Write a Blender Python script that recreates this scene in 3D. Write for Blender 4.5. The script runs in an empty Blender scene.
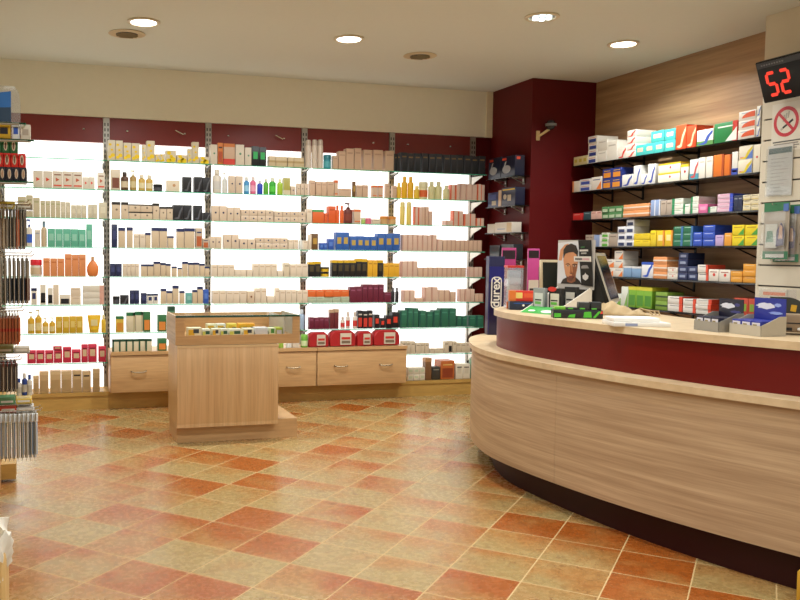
import bpy, math, random
from mathutils import Matrix, Vector
random.seed(7)
SC = bpy.context.scene
COL = SC.collection
PI = math.pi
# ------------------------------------------------------------------ camera survey (room axes: X along back wall, Y depth)
F, CX, PIT, ROL, YAW, EYE = 850.38, 291.19, 0.0558, 0.0100, -0.2801, 1.5

def ray(px, py):
    u = (px-CX)/F; v = -(py-300)/F
    c, s = math.cos(ROL), math.sin(ROL); u, v = c*u-s*v, s*u+c*v
    c, s = math.cos(PIT), math.sin(PIT); y = c+s*v; z = -s+c*v
    c, s = math.cos(YAW), math.sin(YAW)
    return Vector((c*u-s*y, s*u+c*y, z))

def onX(px, py, X): d = ray(px, py); return d*(X/d.x)+Vector((0, 0, EYE))
def onY(px, py, Y): d = ray(px, py); return d*(Y/d.y)+Vector((0, 0, EYE))
def onZ(px, py, Z): d = ray(px, py); return d*((Z-EYE)/d.z)+Vector((0, 0, EYE))

cd = bpy.data.cameras.new('camera'); cam = bpy.data.objects.new('camera', cd); COL.objects.link(cam)
f0 = ray(CX, 300); r0 = (ray(CX+F, 300)-f0).normalized(); u0 = (ray(CX, 300-F)-f0).normalized(); f0 = f0.normalized()
cam.matrix_world = Matrix(((r0.x, u0.x, -f0.x, 0), (r0.y, u0.y, -f0.y, 0), (r0.z, u0.z, -f0.z, EYE), (0, 0, 0, 1)))
cd.sensor_width = 36; cd.lens = F*36/800; cd.shift_x = (400-CX)/800; cd.clip_start = .05
SC.camera = cam

# ------------------------------------------------------------------ materials
def lin(h):
    h = h.lstrip('#'); o = []
    for i in (0, 2, 4):
        c = int(h[i:i+2], 16)/255
        o.append(c/12.92 if c <= .04045 else ((c+.055)/1.055)**2.4)
    return (o[0], o[1], o[2], 1)

_m = {}
def new_mat(name):
    m = bpy.data.materials.new(name); m.use_nodes = True
    nt = m.node_tree; return m, nt, nt.nodes['Principled BSDF']

def mat(h, rough=.5, metal=0.0, var=.06, spec=.5):
    """plain surface colour with a faint procedural mottling"""
    k = (h, rough, metal, var, spec)
    if k in _m: return _m[k]
    m, nt, b = new_mat('paint_'+h.strip('#'))
    b.inputs['Roughness'].default_value = rough; b.inputs['Metallic'].default_value = metal
    b.inputs['Specular IOR Level'].default_value = spec
    tc = nt.nodes.new('ShaderNodeTexCoord'); n = nt.nodes.new('ShaderNodeTexNoise'); n.inputs['Scale'].default_value = 18
    nt.links.new(tc.outputs['Object'], n.inputs['Vector'])
    mx = nt.nodes.new('ShaderNodeMix'); mx.data_type = 'RGBA'
    c = lin(h); mx.inputs['A'].default_value = tuple(x*(1-var) for x in c[:3])+(1,); mx.inputs['B'].default_value = tuple(min(1, x*(1+var)) for x in c[:3])+(1,)
    nt.links.new(n.outputs['Fac'], mx.inputs['Factor']); nt.links.new(mx.outputs['Result'], b.inputs['Base Color'])
    _m[k] = m; return m

def wood(name, c0, c1, scale, rough=.4, streak=.35, dark=None):
    """laminate with long grain; scale = noise frequency on the three axes"""
    m, nt, b = new_mat(name); N = nt.nodes; L = nt.links
    tc = N.new('ShaderNodeTexCoord'); mp = N.new('ShaderNodeMapping'); mp.inputs['Scale'].default_value = scale
    L.new(tc.outputs['Object'], mp.inputs['Vector'])
    a = N.new('ShaderNodeTexNoise'); a.inputs['Scale'].default_value = 1; a.inputs['Detail'].default_value = 6; a.inputs['Roughness'].default_value = .62
    L.new(mp.outputs['Vector'], a.inputs['Vector'])
    mp2 = N.new('ShaderNodeMapping'); mp2.inputs['Scale'].default_value = tuple(s*5 for s in scale); L.new(tc.outputs['Object'], mp2.inputs['Vector'])
    a2 = N.new('ShaderNodeTexNoise'); a2.inputs['Scale'].default_value = 1; a2.inputs['Detail'].default_value = 3; L.new(mp2.outputs['Vector'], a2.inputs['Vector'])
    r = N.new('ShaderNodeValToRGB'); r.color_ramp.elements[0].position = .5-streak*.5; r.color_ramp.elements[1].position = .5+streak*.5
    r.color_ramp.elements[0].color = lin(c0); r.color_ramp.elements[1].color = lin(c1)
    L.new(a.outputs['Fac'], r.inputs['Fac'])
    r2 = N.new('ShaderNodeValToRGB'); r2.color_ramp.elements[0].position = .3; r2.color_ramp.elements[1].position = .6
    r2.color_ramp.elements[0].color = (.86, .84, .82, 1); r2.color_ramp.elements[1].color = (1, 1, 1, 1); L.new(a2.outputs['Fac'], r2.inputs['Fac'])
    mx = N.new('ShaderNodeMix'); mx.data_type = 'RGBA'; mx.blend_type = 'MULTIPLY'; mx.inputs['Factor'].default_value = 1
    L.new(r.outputs['Color'], mx.inputs['A']); L.new(r2.outputs['Color'], mx.inputs['B']); L.new(mx.outputs['Result'], b.inputs['Base Color'])
    b.inputs['Roughness'].default_value = rough
    return m

def emit(name, col, st):
    m, nt, b = new_mat(name); b.inputs['Base Color'].default_value = (.8, .8, .8, 1)
    b.inputs['Emission Color'].default_value = col; b.inputs['Emission Strength'].default_value = st; return m

def clear(name, tint, gloss=.1, body=0.0, bodycol='#ffffff'):
    """thin glass / acrylic: see-through with a sheen and a little milky body"""
    m, nt, b = new_mat(name); N = nt.nodes; L = nt.links
    tr = N.new('ShaderNodeBsdfTransparent'); tr.inputs['Color'].default_value = tint
    b.inputs['Base Color'].default_value = lin(bodycol); b.inputs['Roughness'].default_value = .15
    gl = N.new('ShaderNodeBsdfGlossy'); gl.inputs['Roughness'].default_value = .05
    m1 = N.new('ShaderNodeMixShader'); m1.inputs['Fac'].default_value = gloss; L.new(tr.outputs[0], m1.inputs[1]); L.new(gl.outputs[0], m1.inputs[2])
    m2 = N.new('ShaderNodeMixShader'); m2.inputs['Fac'].default_value = body; L.new(m1.outputs[0], m2.inputs[1]); L.new(b.outputs[0], m2.inputs[2])
    L.new(m2.outputs[0], N['Material Output'].inputs['Surface']); return m

M_CEIL = mat('#dadcd4', .9, 0, .015)
M_WALL = mat('#eeead9', .85, 0, .02)
M_RED = mat('#7c2a26', .35, 0, .05)
M_REDD = mat('#5a0f10', .45, 0, .05, .22)
M_BAND = mat('#620604', .38, 0, .04, .3)
M_TOE = mat('#2c0708', .5, 0, .05, .25)
M_PANEL = wood('laminate_counter', '#9c7e60', '#c8ac8a', (.7, .7, 30), .42, .42)
M_TOP = wood('laminate_top', '#c8ac85', '#d6bf9b', (3, 3, 3), .35, .4)
M_WALLW = wood('laminate_wall', '#86654a', '#c6a278', (.8, .45, 11), .5, .45)
M_UNIT = wood('laminate_unit', '#c49a68', '#dab788', (16, 16, .5), .4, .5)
M_UNITH = wood('laminate_drawer', '#bd9362', '#cfa877', (.9, .9, 14), .4, .5)
M_UNITP = wood('laminate_plain', '#b58d48', '#c09850', (1, 1, 8), .45, .4)
M_CHROME = mat('#c8c8c4', .25, 1.0)
M_STEEL = mat('#a9a59c', .4, .7)
M_BLACK = mat('#141314', .4)
M_DARK = mat('#241f1e', .5)
M_SLAT = mat('#cfc4ae', .5, 0, .02)
M_GROOVE = mat('#56504a', .6)
M_WHITE = mat('#efece4', .5, 0, .02)
M_LIGHTBOX = emit('backlight_diffuser', (1, .99, .97, 1), 1.35)
M_LAMP = emit('lamp_glow', (1, .95, .86, 1), 14)
M_GLASS = clear('shelf_glass', (.97, .995, .985, 1), .06)
M_EDGE = clear('shelf_glass_edge', (.2, .68, .54, 1), .08, .45, '#5fcaa6')
M_EDGED = clear('shelf_glass_edge_deep', (.05, .3, .2, 1), .1, .5, '#0f5a40')
M_ACRYL = clear('acrylic', (.93, .95, .96, 1), .12, .1)
M_DGLASS = clear('smoked_glass', (.18, .18, .17, 1), .1, .6, '#1c1b19')
M_FILM = clear('plastic_film', (.95, .96, .96, 1), .05, .05)

# ------------------------------------------------------------------ mesh builder
class MB:
    def __init__(s): s.v = []; s.f = []; s.m = []; s.mats = []
    def mi(s, m):
        if m not in s.mats: s.mats.append(m)
        return s.mats.index(m)
    def add(s, vs, fs, m, M=None):
        o = len(s.v); k = s.mi(m)
        s.v += [tuple(M @ Vector(p)) if M else tuple(p) for p in vs]
        for f in fs: s.f.append([i+o for i in f]); s.m.append(k)
        return s
    def box(s, x0, x1, y0, y1, z0, z1, m, M=None):
        vs = [(x, y, z) for z in (z0, z1) for y in (y0, y1) for x in (x0, x1)]
        return s.add(vs, [(0, 2, 3, 1), (4, 5, 7, 6), (0, 1, 5, 4), (2, 6, 7, 3), (0, 4, 6, 2), (1, 3, 7, 5)], m, M)
    def cbox(s, x0, x1, y0, y1, z0, z1, m, c=.003, M=None):
        """box with chamfered vertical and top edges"""
        c = min(c, (x1-x0)*.3, (y1-y0)*.3, (z1-z0)*.3)
        def ring(i, z): return [(x0+i+c, y0+i, z), (x1-i-c, y0+i, z), (x1-i, y0+i+c, z), (x1-i, y1-i-c, z), (x1-i-c, y1-i, z), (x0+i+c, y1-i, z), (x0+i, y1-i-c, z), (x0+i, y0+i+c, z)]
        R = [ring(c*.5, z0), ring(0, z0+c), ring(0, z1-c), ring(c*.5, z1)]
        vs = sum(R, []); fs = [tuple(range(7, -1, -1)), tuple(range(24, 32))]
        for k in range(3):
            for i in range(8): j = (i+1) % 8; fs.append((k*8+i, k*8+j, k*8+8+j, k*8+8+i))
        return s.add(vs, fs, m, M)
    def prism(s, poly, z0, z1, m, M=None):
        n = len(poly); a = sum(poly[i][0]*poly[(i+1) % n][1]-poly[(i+1) % n][0]*poly[i][1] for i in range(n))
        if a < 0: poly = poly[::-1]
        vs = [(p[0], p[1], z0) for p in poly]+[(p[0], p[1], z1) for p in poly]
        fs = [tuple(range(n-1, -1, -1)), tuple(range(n, 2*n))]+[(i, (i+1) % n, n+(i+1) % n, n+i) for i in range(n)]
        return s.add(vs, fs, m, M)
    def lathe(s, prof, m, seg=14, c=(0, 0, 0), sx=1, sy=1, M=None, cap=True):
        vs = []; fs = []; n = len(prof)
        for r, z in prof:
            for k in range(seg): a = 2*PI*k/seg; vs.append((c[0]+r*sx*math.cos(a), c[1]+r*sy*math.sin(a), c[2]+z))
        for i in range(n-1):
            for k in range(seg): j = (k+1) % seg; fs.append((i*seg+k, i*seg+j, i*seg+seg+j, i*seg+seg+k))
        if cap: fs += [tuple(range(seg-1, -1, -1)), tuple(range((n-1)*seg, n*seg))]
        return s.add(vs, fs, m, M)
    def tube(s, pts, r, m, seg=6, M=None):
        pts = [Vector(p) for p in pts]; vs = []; fs = []; n = len(pts)
        for i, p in enumerate(pts):
            t = (pts[min(i+1, n-1)]-pts[max(i-1, 0)]).normalized()
            a = t.cross(Vector((0, 0, 1)) if abs(t.z) < .9 else Vector((1, 0, 0))).normalized(); b = t.cross(a)
            for k in range(seg): q = 2*PI*k/seg; vs.append(tuple(p+a*r*math.cos(q)+b*r*math.sin(q)))
        for i in range(n-1):
            for k in range(seg): j = (k+1) % seg; fs.append((i*seg+k, i*seg+seg+k, i*seg+seg+j, i*seg+j))
        fs += [tuple(range(seg)), tuple(range(n*seg-1, (n-1)*seg-1, -1))]
        return s.add(vs, fs, m, M)
    def build(s, name, parent=None, loc=(0, 0, 0), rz=0, kind=None, smooth=True):
        me = bpy.data.meshes.new(name); me.from_pydata(s.v, [], s.f)
        for m in s.mats: me.materials.append(m)
        me.polygons.foreach_set('material_index', s.m)
        if smooth:
            me.polygons.foreach_set('use_smooth', [True]*len(s.f)); me.set_sharp_from_angle(angle=math.radians(38))
        me.update()
        o = bpy.data.objects.new(name, me); COL.objects.link(o); o.location = loc; o.rotation_euler = (0, 0, rz)
        if parent: o.parent = parent
        if kind: o['kind'] = kind
        return o

def tag(o, label, cat, group=None):
    o['label'] = label; o['category'] = cat
    if group: o['group'] = group
    return o
def thing(name, label, cat, loc=(0, 0, 0), rz=0, group=None):
    o = bpy.data.objects.new(name, None); COL.objects.link(o); o.location = loc; o.rotation_euler = (0, 0, rz); o.empty_display_size = .05
    return tag(o, label, cat, group)
def copy_tree(o, parent=None):
    c = o.copy(); COL.objects.link(c)
    if parent: c.parent = parent
    for ch in o.children: copy_tree(ch, c)
    return c
ORD = ['first', 'second', 'third', 'fourth', 'fifth', 'sixth', 'seventh', 'eighth', 'ninth', 'tenth', 'eleventh', 'twelfth', 'thirteenth', 'fourteenth', 'fifteenth', 'sixteenth']

def crom(P, n=8):
    """smooth curve through plan points"""
    P = [Vector(p) for p in P]; Q = [P[0]*2-P[1]]+P+[P[-1]*2-P[-2]]; out = []
    for i in range(1, len(Q)-2):
        for k in range(n):
            t = k/n; a, b, c, d = Q[i-1:i+3]
            out.append(.5*((2*b)+(c-a)*t+(2*a-5*b+4*c-d)*t*t+(3*b-a-3*c+d)*t**3))
    out.append(P[-1]); return out
def offset(C, d):
    out = []
    for i, p in enumerate(C):
        t = (C[min(i+1, len(C)-1)]-C[max(i-1, 0)]).normalized(); out.append(p+Vector((t.y, -t.x))*d)
    return out

# ------------------------------------------------------------------ the room
CEIL = 3.27; BACK = 8.47; RX = 5.43; LX = -.8; FY = -3.0
def floor_mat():
    m, nt, b = new_mat('terracotta_tiles'); N = nt.nodes; L = nt.links
    YT, SZ, OX, OY = .5088, .3417, -2.7298, 13.311
    c, s = math.cos(YAW), math.sin(YAW)
    def room(v): return (c*v[0]-s*v[1], s*v[0]+c*v[1], 0)
    I = room((math.cos(YT), -math.sin(YT))); J = room((math.sin(YT), math.cos(YT)))
    tc = N.new('ShaderNodeTexCoord'); P = tc.outputs['Object']
    def math_(op, a, b_=None, c_=None):
        n = N.new('ShaderNodeMath'); n.operation = op
        for k, x in enumerate((a, b_, c_)):
            if x is None: continue
            if isinstance(x, (int, float)): n.inputs[k].default_value = x
            else: L.new(x, n.inputs[k])
        return n.outputs[0]
    def dot(v):
        n = N.new('ShaderNodeVectorMath'); n.operation = 'DOT_PRODUCT'; L.new(P, n.inputs[0]); n.inputs[1].default_value = v; return n.outputs['Value']
    ti = math_('SUBTRACT', math_('DIVIDE', dot(I), SZ), OX); tj = math_('SUBTRACT', math_('DIVIDE', dot(J), SZ), OY)
    def cell(t): return math_('FLOOR', t), math_('FRACT', t)
    ci, fi = cell(ti); cj, fj = cell(tj)
    def edge(f): return math_('MINIMUM', f, math_('SUBTRACT', 1.0, f))
    e = math_('MINIMUM', edge(fi), edge(fj))
    cx = N.new('ShaderNodeCombineXYZ'); L.new(ci, cx.inputs[0]); L.new(cj, cx.inputs[1])
    wn = N.new('ShaderNodeTexWhiteNoise'); wn.noise_dimensions = '3D'; L.new(cx.outputs[0], wn.inputs['Vector'])
    # each tile: its own slice of a cloudy clay glaze
    off = N.new('ShaderNodeVectorMath'); off.operation = 'SCALE'; L.new(wn.outputs['Color'], off.inputs[0]); off.inputs['Scale'].default_value = 40
    add = N.new('ShaderNodeVectorMath'); L.new(P, add.inputs[0]); L.new(off.outputs[0], add.inputs[1])
    cl = N.new('ShaderNodeTexNoise'); cl.inputs['Scale'].default_value = 3.4; cl.inputs['Detail'].default_value = 2.5; L.new(add.outputs[0], cl.inputs['Vector'])
    at_ = N.new('ShaderNodeAttribute'); at_.attribute_name = 'glaze'
    f = math_('ADD', math_('MULTIPLY', at_.outputs['Fac'], .6), math_('MULTIPLY', math_('SUBTRACT', cl.outputs['Fac'], .5), .95))
    f = math_('ADD', math_('ADD', f, .2), math_('MULTIPLY', math_('SUBTRACT', fj, .5), .26))
    r = N.new('ShaderNodeValToRGB'); e0, e1 = r.color_ramp.elements; e0.position = .26; e1.position = .78
    e0.color = lin('#a08757'); e1.color = lin('#9a521e'); q = r.color_ramp.elements.new(.52); q.color = lin('#a27440'); L.new(f, r.inputs['Fac'])
    # fine mottling + dark veins
    n2 = N.new('ShaderNodeTexNoise'); n2.inputs['Scale'].default_value = 34; n2.inputs['Detail'].default_value = 5; L.new(add.outputs[0], n2.inputs['Vector'])
    r2 = N.new('ShaderNodeValToRGB'); r2.color_ramp.elements[0].position = .3; r2.color_ramp.elements[0].color = (.82, .8, .76, 1); r2.color_ramp.elements[1].position = .6; r2.color_ramp.elements[1].color = (1.0, 1.0, 1.0, 1)
    L.new(n2.outputs['Fac'], r2.inputs['Fac'])
    n3 = N.new('ShaderNodeTexNoise'); n3.inputs['Scale'].default_value = 7; n3.inputs['Detail'].default_value = 3; n3.inputs['Distortion'].default_value = 1.2; L.new(add.outputs[0], n3.inputs['Vector'])
    vein = math_('LESS_THAN', math_('ABSOLUTE', math_('SUBTRACT', n3.outputs['Fac'], .5)), .006)
    mx = N.new('ShaderNodeMix'); mx.data_type = 'RGBA'; mx.blend_type = 'MULTIPLY'; mx.inputs['Factor'].default_value = 1; L.new(r.outputs['Color'], mx.inputs['A']); L.new(r2.outputs['Color'], mx.inputs['B'])
    mv = N.new('ShaderNodeMix'); mv.data_type = 'RGBA'; L.new(math_('MULTIPLY', vein, .6), mv.inputs['Factor']); L.new(mx.outputs['Result'], mv.inputs['A']); mv.inputs['B'].default_value = lin('#6d4322')
    g = math_('LESS_THAN', e, .009)
    mg = N.new('ShaderNodeMix'); mg.data_type = 'RGBA'; L.new(g, mg.inputs['Factor']); L.new(mv.outputs['Result'], mg.inputs['A']); mg.inputs['B'].default_value = lin('#c2a472')
    L.new(mg.outputs['Result'], b.inputs['Base Color'])
    L.new(math_('ADD', math_('MULTIPLY', n2.outputs['Fac'], .22), math_('ADD', .16, math_('MULTIPLY', g, .4))), b.inputs['Roughness'])
    bp = N.new('ShaderNodeBump'); bp.inputs['Strength'].default_value = .12; bp.inputs['Distance'].default_value = .004
    L.new(math_('SUBTRACT', n2.outputs['Fac'], math_('MULTIPLY', g, 1.0)), bp.inputs['Height']); L.new(bp.outputs[0], b.inputs['Normal'])
    return m, I, J, SZ, OX, OY

def build_floor():
    m, I, J, SZ, OX, OY = floor_mat()
    # glaze of each tile (0 straw .. 1 terracotta) read off the photograph: (row, column): value
    G = {(-3,-8):.1,(-2,-7):.4,(-4,-8):.5,(-3,-7):.75,(-3,-6):.85,(-4,-7):.05,(-4,-6):.6,(-5,-7):.75,(-4,-5):.05,(-5,-6):.5,(-6,-6):.35,(-5,-5):.85,(-5,-4):.8,
     (0,-11):.65,(0,-10):.15,(1,-10):.1,(1,-9):.75,(-1,-11):.2,(-1,-10):.2,(-1,-9):.65,(0,-9):.7,(0,-8):.0,(-2,-10):.3,(-2,-9):.5,(-1,-8):.65,(-1,-7):.9,(-3,-9):.2,(-2,-8):.65,
     (1,-8):.95,(2,-8):.1,(2,-7):.3,(3,-6):.85,(3,-5):.35,(1,-7):1,(1,-6):.1,(2,-6):.4,(2,-5):.7,(0,-7):.15,(0,-6):.95,(1,-5):.2,(1,-4):.65,(-1,-6):.25,(0,-5):.3,(0,-4):.1,
     (-2,-6):.15,(-1,-5):.15,(-2,-5):1,(-1,-4):.65,(-2,-4):.5,(-1,-3):.1,(-3,-5):.8,(-2,-3):.3,(-3,-4):.9,(-4,-4):.1,(-3,-3):.0,(-4,-3):.65,(-4,-2):.85,
     (4,-4):.5,(2,-4):.2,(3,-4):.5,(3,-3):.6,(2,-3):.2,(2,-2):.6,(1,-3):.2,(0,-3):.4,(1,-2):.4,(1,-1):.3,(0,-2):.3,(0,-1):1,(-1,-2):.6,(-1,-1):.4,(0,0):.95,(-2,-2):.3,(-1,0):.5,
     (-3,-2):.15,(-2,-1):.35,(-3,-1):.95,(-2,0):.4,(0,1):.9,(-1,1):1,(-1,2):.4,(-2,1):.9,(0,2):.5,(-2,2):.95}
    rng = random.Random(5); vs = []; fs = []; gl = []
    x0, x1, y0, y1 = LX-.1, RX+.1, FY-.1, 8.8
    def clip(P, ax, lim, sg):
        out = []
        for k in range(len(P)):
            a, b_ = P[k], P[(k+1) % len(P)]; da, db = sg*(a[ax]-lim), sg*(b_[ax]-lim)
            if da >= 0: out.append(a)
            if (da > 0 > db) or (da < 0 < db): q = da/(da-db); out.append((a[0]+(b_[0]-a[0])*q, a[1]+(b_[1]-a[1])*q))
        return out
    for j in range(-26, 34):
        for i in range(-34, 34):
            v = rng.choice((.05, .1, .2, .3, .4, .5, .65, .85)); v = G.get((j, i), v)
            P = [((i+a+OX)*SZ*I[0]+(j+c+OY)*SZ*J[0], (i+a+OX)*SZ*I[1]+(j+c+OY)*SZ*J[1]) for a, c in ((0, 0), (1, 0), (1, 1), (0, 1))]
            for ax, lim, sg in ((0, x0, 1), (0, x1, -1), (1, y0, 1), (1, y1, -1)):
                if P: P = clip(P, ax, lim, sg)
            if len(P) < 3: continue
            n = len(vs); vs += [(p[0], p[1], 0) for p in P]; fs.append(tuple(range(n, n+len(P)))); gl.append(v)
    b = MB().add(vs, fs, m); nt_ = len(fs); b.box(x0, x1, y0, y1, -.1, -.002, mat('#6a5a48', .8))
    o = b.build('floor', kind='structure', smooth=False)
    o.data.attributes.new('glaze', 'FLOAT', 'FACE').data.foreach_set('value', gl+[0]*(len(b.f)-nt_)); return o

def S(name, b): return b.build(name, kind='structure')
build_floor()
S('ceiling', MB().box(LX-.1, RX+.1, FY-.1, 8.8, CEIL, CEIL+.1, M_CEIL))
S('wall_back', MB().box(LX-.1, RX+.1, 8.62, 8.8, 0, CEIL, M_WALL))
S('wall_left', MB().box(LX-.1, LX, FY, 8.62, 0, CEIL, M_WALL))
S('wall_right', MB().box(RX, RX+.1, FY, 8.62, 0, CEIL, M_WALLW))
b = MB()
for x0, x1, z0, z1 in ((LX, 0.2, 0, CEIL), (4.2, RX, 0, CEIL), (.2, 4.2, 2.7, CEIL)): b.box(x0, x1, FY-.1, FY, z0, z1, M_WALL)
S('wall_front', b)
b = MB()
for x in (.2, 1.5, 2.85, 4.15): b.box(x, x+.05, FY-.08, FY-.03, 0, 2.7, M_STEEL)
b.box(.25, 4.15, FY-.08, FY-.03, 0, .08, M_STEEL); b.box(.25, 4.15, FY-.08, FY-.03, 2.62, 2.7, M_STEEL); b.box(.25, 4.15, FY-.06, FY-.05, .08, 2.62, M_GLASS)
S('window_1', b)
S('trim_1', MB().box(LX, 4.655, 8.44, 8.62, 2.781, CEIL, M_WALL))                  # upper wall above the shelving
S('trim_2', MB().box(4.62, 4.692, 8.42, 8.4399, 2.775, CEIL, mat('#ece2c4', .6)))  # corner bead at its end
S('trim_3', MB().box(4.505, 4.69, 8.46, 8.62, 0, 2.775, M_REDD))                   # dark red infill beside the last bay
S('wall_column', MB().box(4.692, RX, 7.63, 8.62, 0, CEIL, M_REDD))

# ceiling lights, vents
def ceiling_light(x, y, lab, lit=True):
    t = thing('ceiling_light', lab, 'light', (x, y, CEIL), group='recessed ceiling downlights')
    MB().lathe([(.105, 0), (.125, 0), (.128, -.008), (.118, -.014), (.1, -.012), (.098, 0)], mat('#d8cdb4', .4), 28, cap=False).build('trim_ring', t)
    MB().lathe([(.098, -.002), (.06, -.007), (.0015, -.009)], M_LAMP if lit else clear('lamp_glass', (.9, .95, 1, 1), .3, .5, '#dfeef2'), 24, cap=False).build('lamp_lens', t)
    if not lit:
        bb = MB()
        for k in range(6): a = k*PI/3; bb.lathe([(.02, -.016), (.022, -.008), (.012, -.006)], emit('lamp_glow_cool', (.8, .95, 1, 1), 3), 8, (.055*math.cos(a), .055*math.sin(a), 0))
        bb.build('lamp_cluster', t)
    return t
LIGHTS = [(.73, 6.74, 1, 'bright recessed downlight in ceiling, leftmost of the four visible'), (2.41, 6.73, 1, 'bright recessed downlight in ceiling above the middle shelving bay'),
          (3.55, 5.67, 0, 'cool glass-faceted recessed downlight near the top edge of the ceiling'), (4.64, 6.17, 1, 'bright recessed downlight in ceiling beside the wood-clad right wall')]
OFF = [(.7, 3.6), (2.3, 3.6), (4.2, 3.4), (.7, .8), (2.3, .8), (4.0, .8), (1.5, -1.6), (3.6, -1.6)]
for x, y, lit, lab in LIGHTS: ceiling_light(x, y, lab, lit)
def lamp(x, y, p, r=.09, z=CEIL-.03, col=(.96, 1, 1), spread=150):
    d = bpy.data.lights.new('downlight', 'AREA'); d.shape = 'DISK'; d.size = r*2; d.energy = p; d.color = col; d.spread = math.radians(spread)
    o = bpy.data.objects.new('downlight', d); COL.objects.link(o); o.location = (x, y, z)
LP = 33
for (x, y, lit, lab), k_ in zip(LIGHTS, (1, 1, .7, .82)): lamp(x, y, LP*k_)
for x, y in OFF: lamp(x, y, LP*(.8 if x < 3 else .5))
for px, py, lab in ((127, 33.5, 'round slotted ceiling vent beside the leftmost downlight'), (420, 55.5, 'round slotted ceiling vent right of the middle downlight')):
    p = onZ(px, py, CEIL); t = thing('ceiling_vent', lab, 'vent', (p.x, p.y, CEIL), group='ceiling vents')
    MB().lathe([(.09, -.001), (.145, -.001), (.15, -.005), (.11, -.011), (.092, -.01)], mat('#c9b48c', .5), 26, cap=False).build('vent_ring', t)
    MB().lathe([(.09, -.002), (.001, -.002)], M_BLACK, 22, cap=False).build('vent_opening', t)
    for k in range(5):
        y = -.07+.035*k; w = math.sqrt(.09**2-y*y)*.98; MB().box(-w, w, y-.0035, y+.0035, -.02, -.012, mat('#9a8a68', .5)).build('vent_slat', t)

# ------------------------------------------------------------------ backlit shelving
UPX = [-.405, .56, 1.555, 2.555, 3.525, 4.475]
SHZ = [2.348, 2.072, 1.80, 1.53, 1.256, .992, .723, .445]
BAYN = ['leftmost', 'second', 'middle', 'fourth', 'rightmost']
SF = 8.18                                                     # front edge of the glass
for i, x in enumerate(UPX):
    b = MB().box(-.029, .029, 0, .028, .17, 2.779, M_STEEL)
    for k in range(48):
        z = .3+k*.051
        for sx in (-.0145, .0145): b.box(sx-.0055, sx+.0055, -.0012, .004, z, z+.03, M_DARK)
    o = b.build('slotted_upright', None, (x, BACK-.032, 0))
    tag(o, 'slotted metal shelf upright, '+['at left end of the backlit wall', 'between leftmost and second bays', 'between second and middle bays', 'between middle and fourth bays', 'between fourth and rightmost bays', 'at right end beside the dark red column'][i], 'upright', 'slotted shelf uprights')
def bracket(b, w=.006, plate=False, m=M_STEEL):
    # local: y from 0 (upright) to -.25 (front), z just under the shelf
    if plate: b.add([(sx, y, z) for sx in (-w/2, w/2) for y, z in ((0, -.012), (-.235, -.012), (-.235, -.022), (-.06, -.075), (0, -.12))], [(0, 1, 2, 3, 4), (9, 8, 7, 6, 5)]+[(i, 5+i, 5+(i+1) % 5, (i+1) % 5) for i in range(5)], m)
    else:
        b.box(-w/2, w/2, -.24, 0, -.024, -.0095, m); b.box(-w/2-.008, w/2+.008, -.03, 0, -.07, -.01, m)
        b.tube([(0, -.235, -.018), (0, -.01, -.062)], .0065, M_DARK, 6)
    return b
bays = []
for i in range(5):
    x0, x1 = UPX[i]+.0305, UPX[i+1]-.0305
    t = thing('shelving_bay', f'backlit glass shelving bay with dark red header, {BAYN[i]} of five along back wall', 'shelving', ((x0+x1)/2, BACK, 0), group='backlit shelving bays')
    w = (x1-x0)/2; ax = i == 4
    MB().box(-w, w, 0, .03, (.168 if i in (0, 4) else .56), 2.535, M_LIGHTBOX).build('light_panel', t)
    h = MB().box(-w, w, -.012, .03, 2.54, 2.779, M_RED); h.build('header_panel', t)
    for sx, rod in {0: ((.27, 0),), 1: ((-.3, 0), (.26, 1)), 2: ((-.3, 0), (.28, 1)), 3: ((.27, 0),), 4: ((-.3, 0), (.2, 0))}[i]:
        q = MB().lathe([(.001, -.008), (.011, -.006), (.014, 0), (.011, .006), (.001, .008)], M_CHROME, 10, (sx, -.03, 2.66), cap=False)
        q.tube([(sx, -.012, 2.66), (sx, -.03, 2.66)], .004, M_CHROME)
        if rod: q.tube([(sx-.1, -.06, 2.685), (sx-.02, -.05, 2.65), (sx, -.03, 2.66)], .006, M_CHROME)
        q.build('header_knob', t)
    n = 8 if i in (0, 4) else 7
    for k in range(n):
        z = SHZ[k]; gw0 = -w-.022+(.08 if (i == 4 and k == 7) else 0); gw1 = w+(.06 if ax else .022)
        g = MB(); y0, y1 = SF-BACK, -.034
        g.box(gw0, gw1, y0+.0015, y1, z-.009, z-.001, M_GLASS); g.box(gw0, gw1, y0, y0+.0014, z-.0095, z-.0005, M_EDGE)
        g.build('glass_shelf', t)
        if i == 0: o = bracket(MB()).build('shelf_bracket', t); o.location = (-w-.018, -.034, z)
        q = bracket(MB(), .006, ax, M_WHITE if ax else M_STEEL); o = q.build('shelf_bracket', t); o.location = (w-.0+.018*ax, -.034, z)  # bright side light on the grey end gusset is painted in as white
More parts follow.
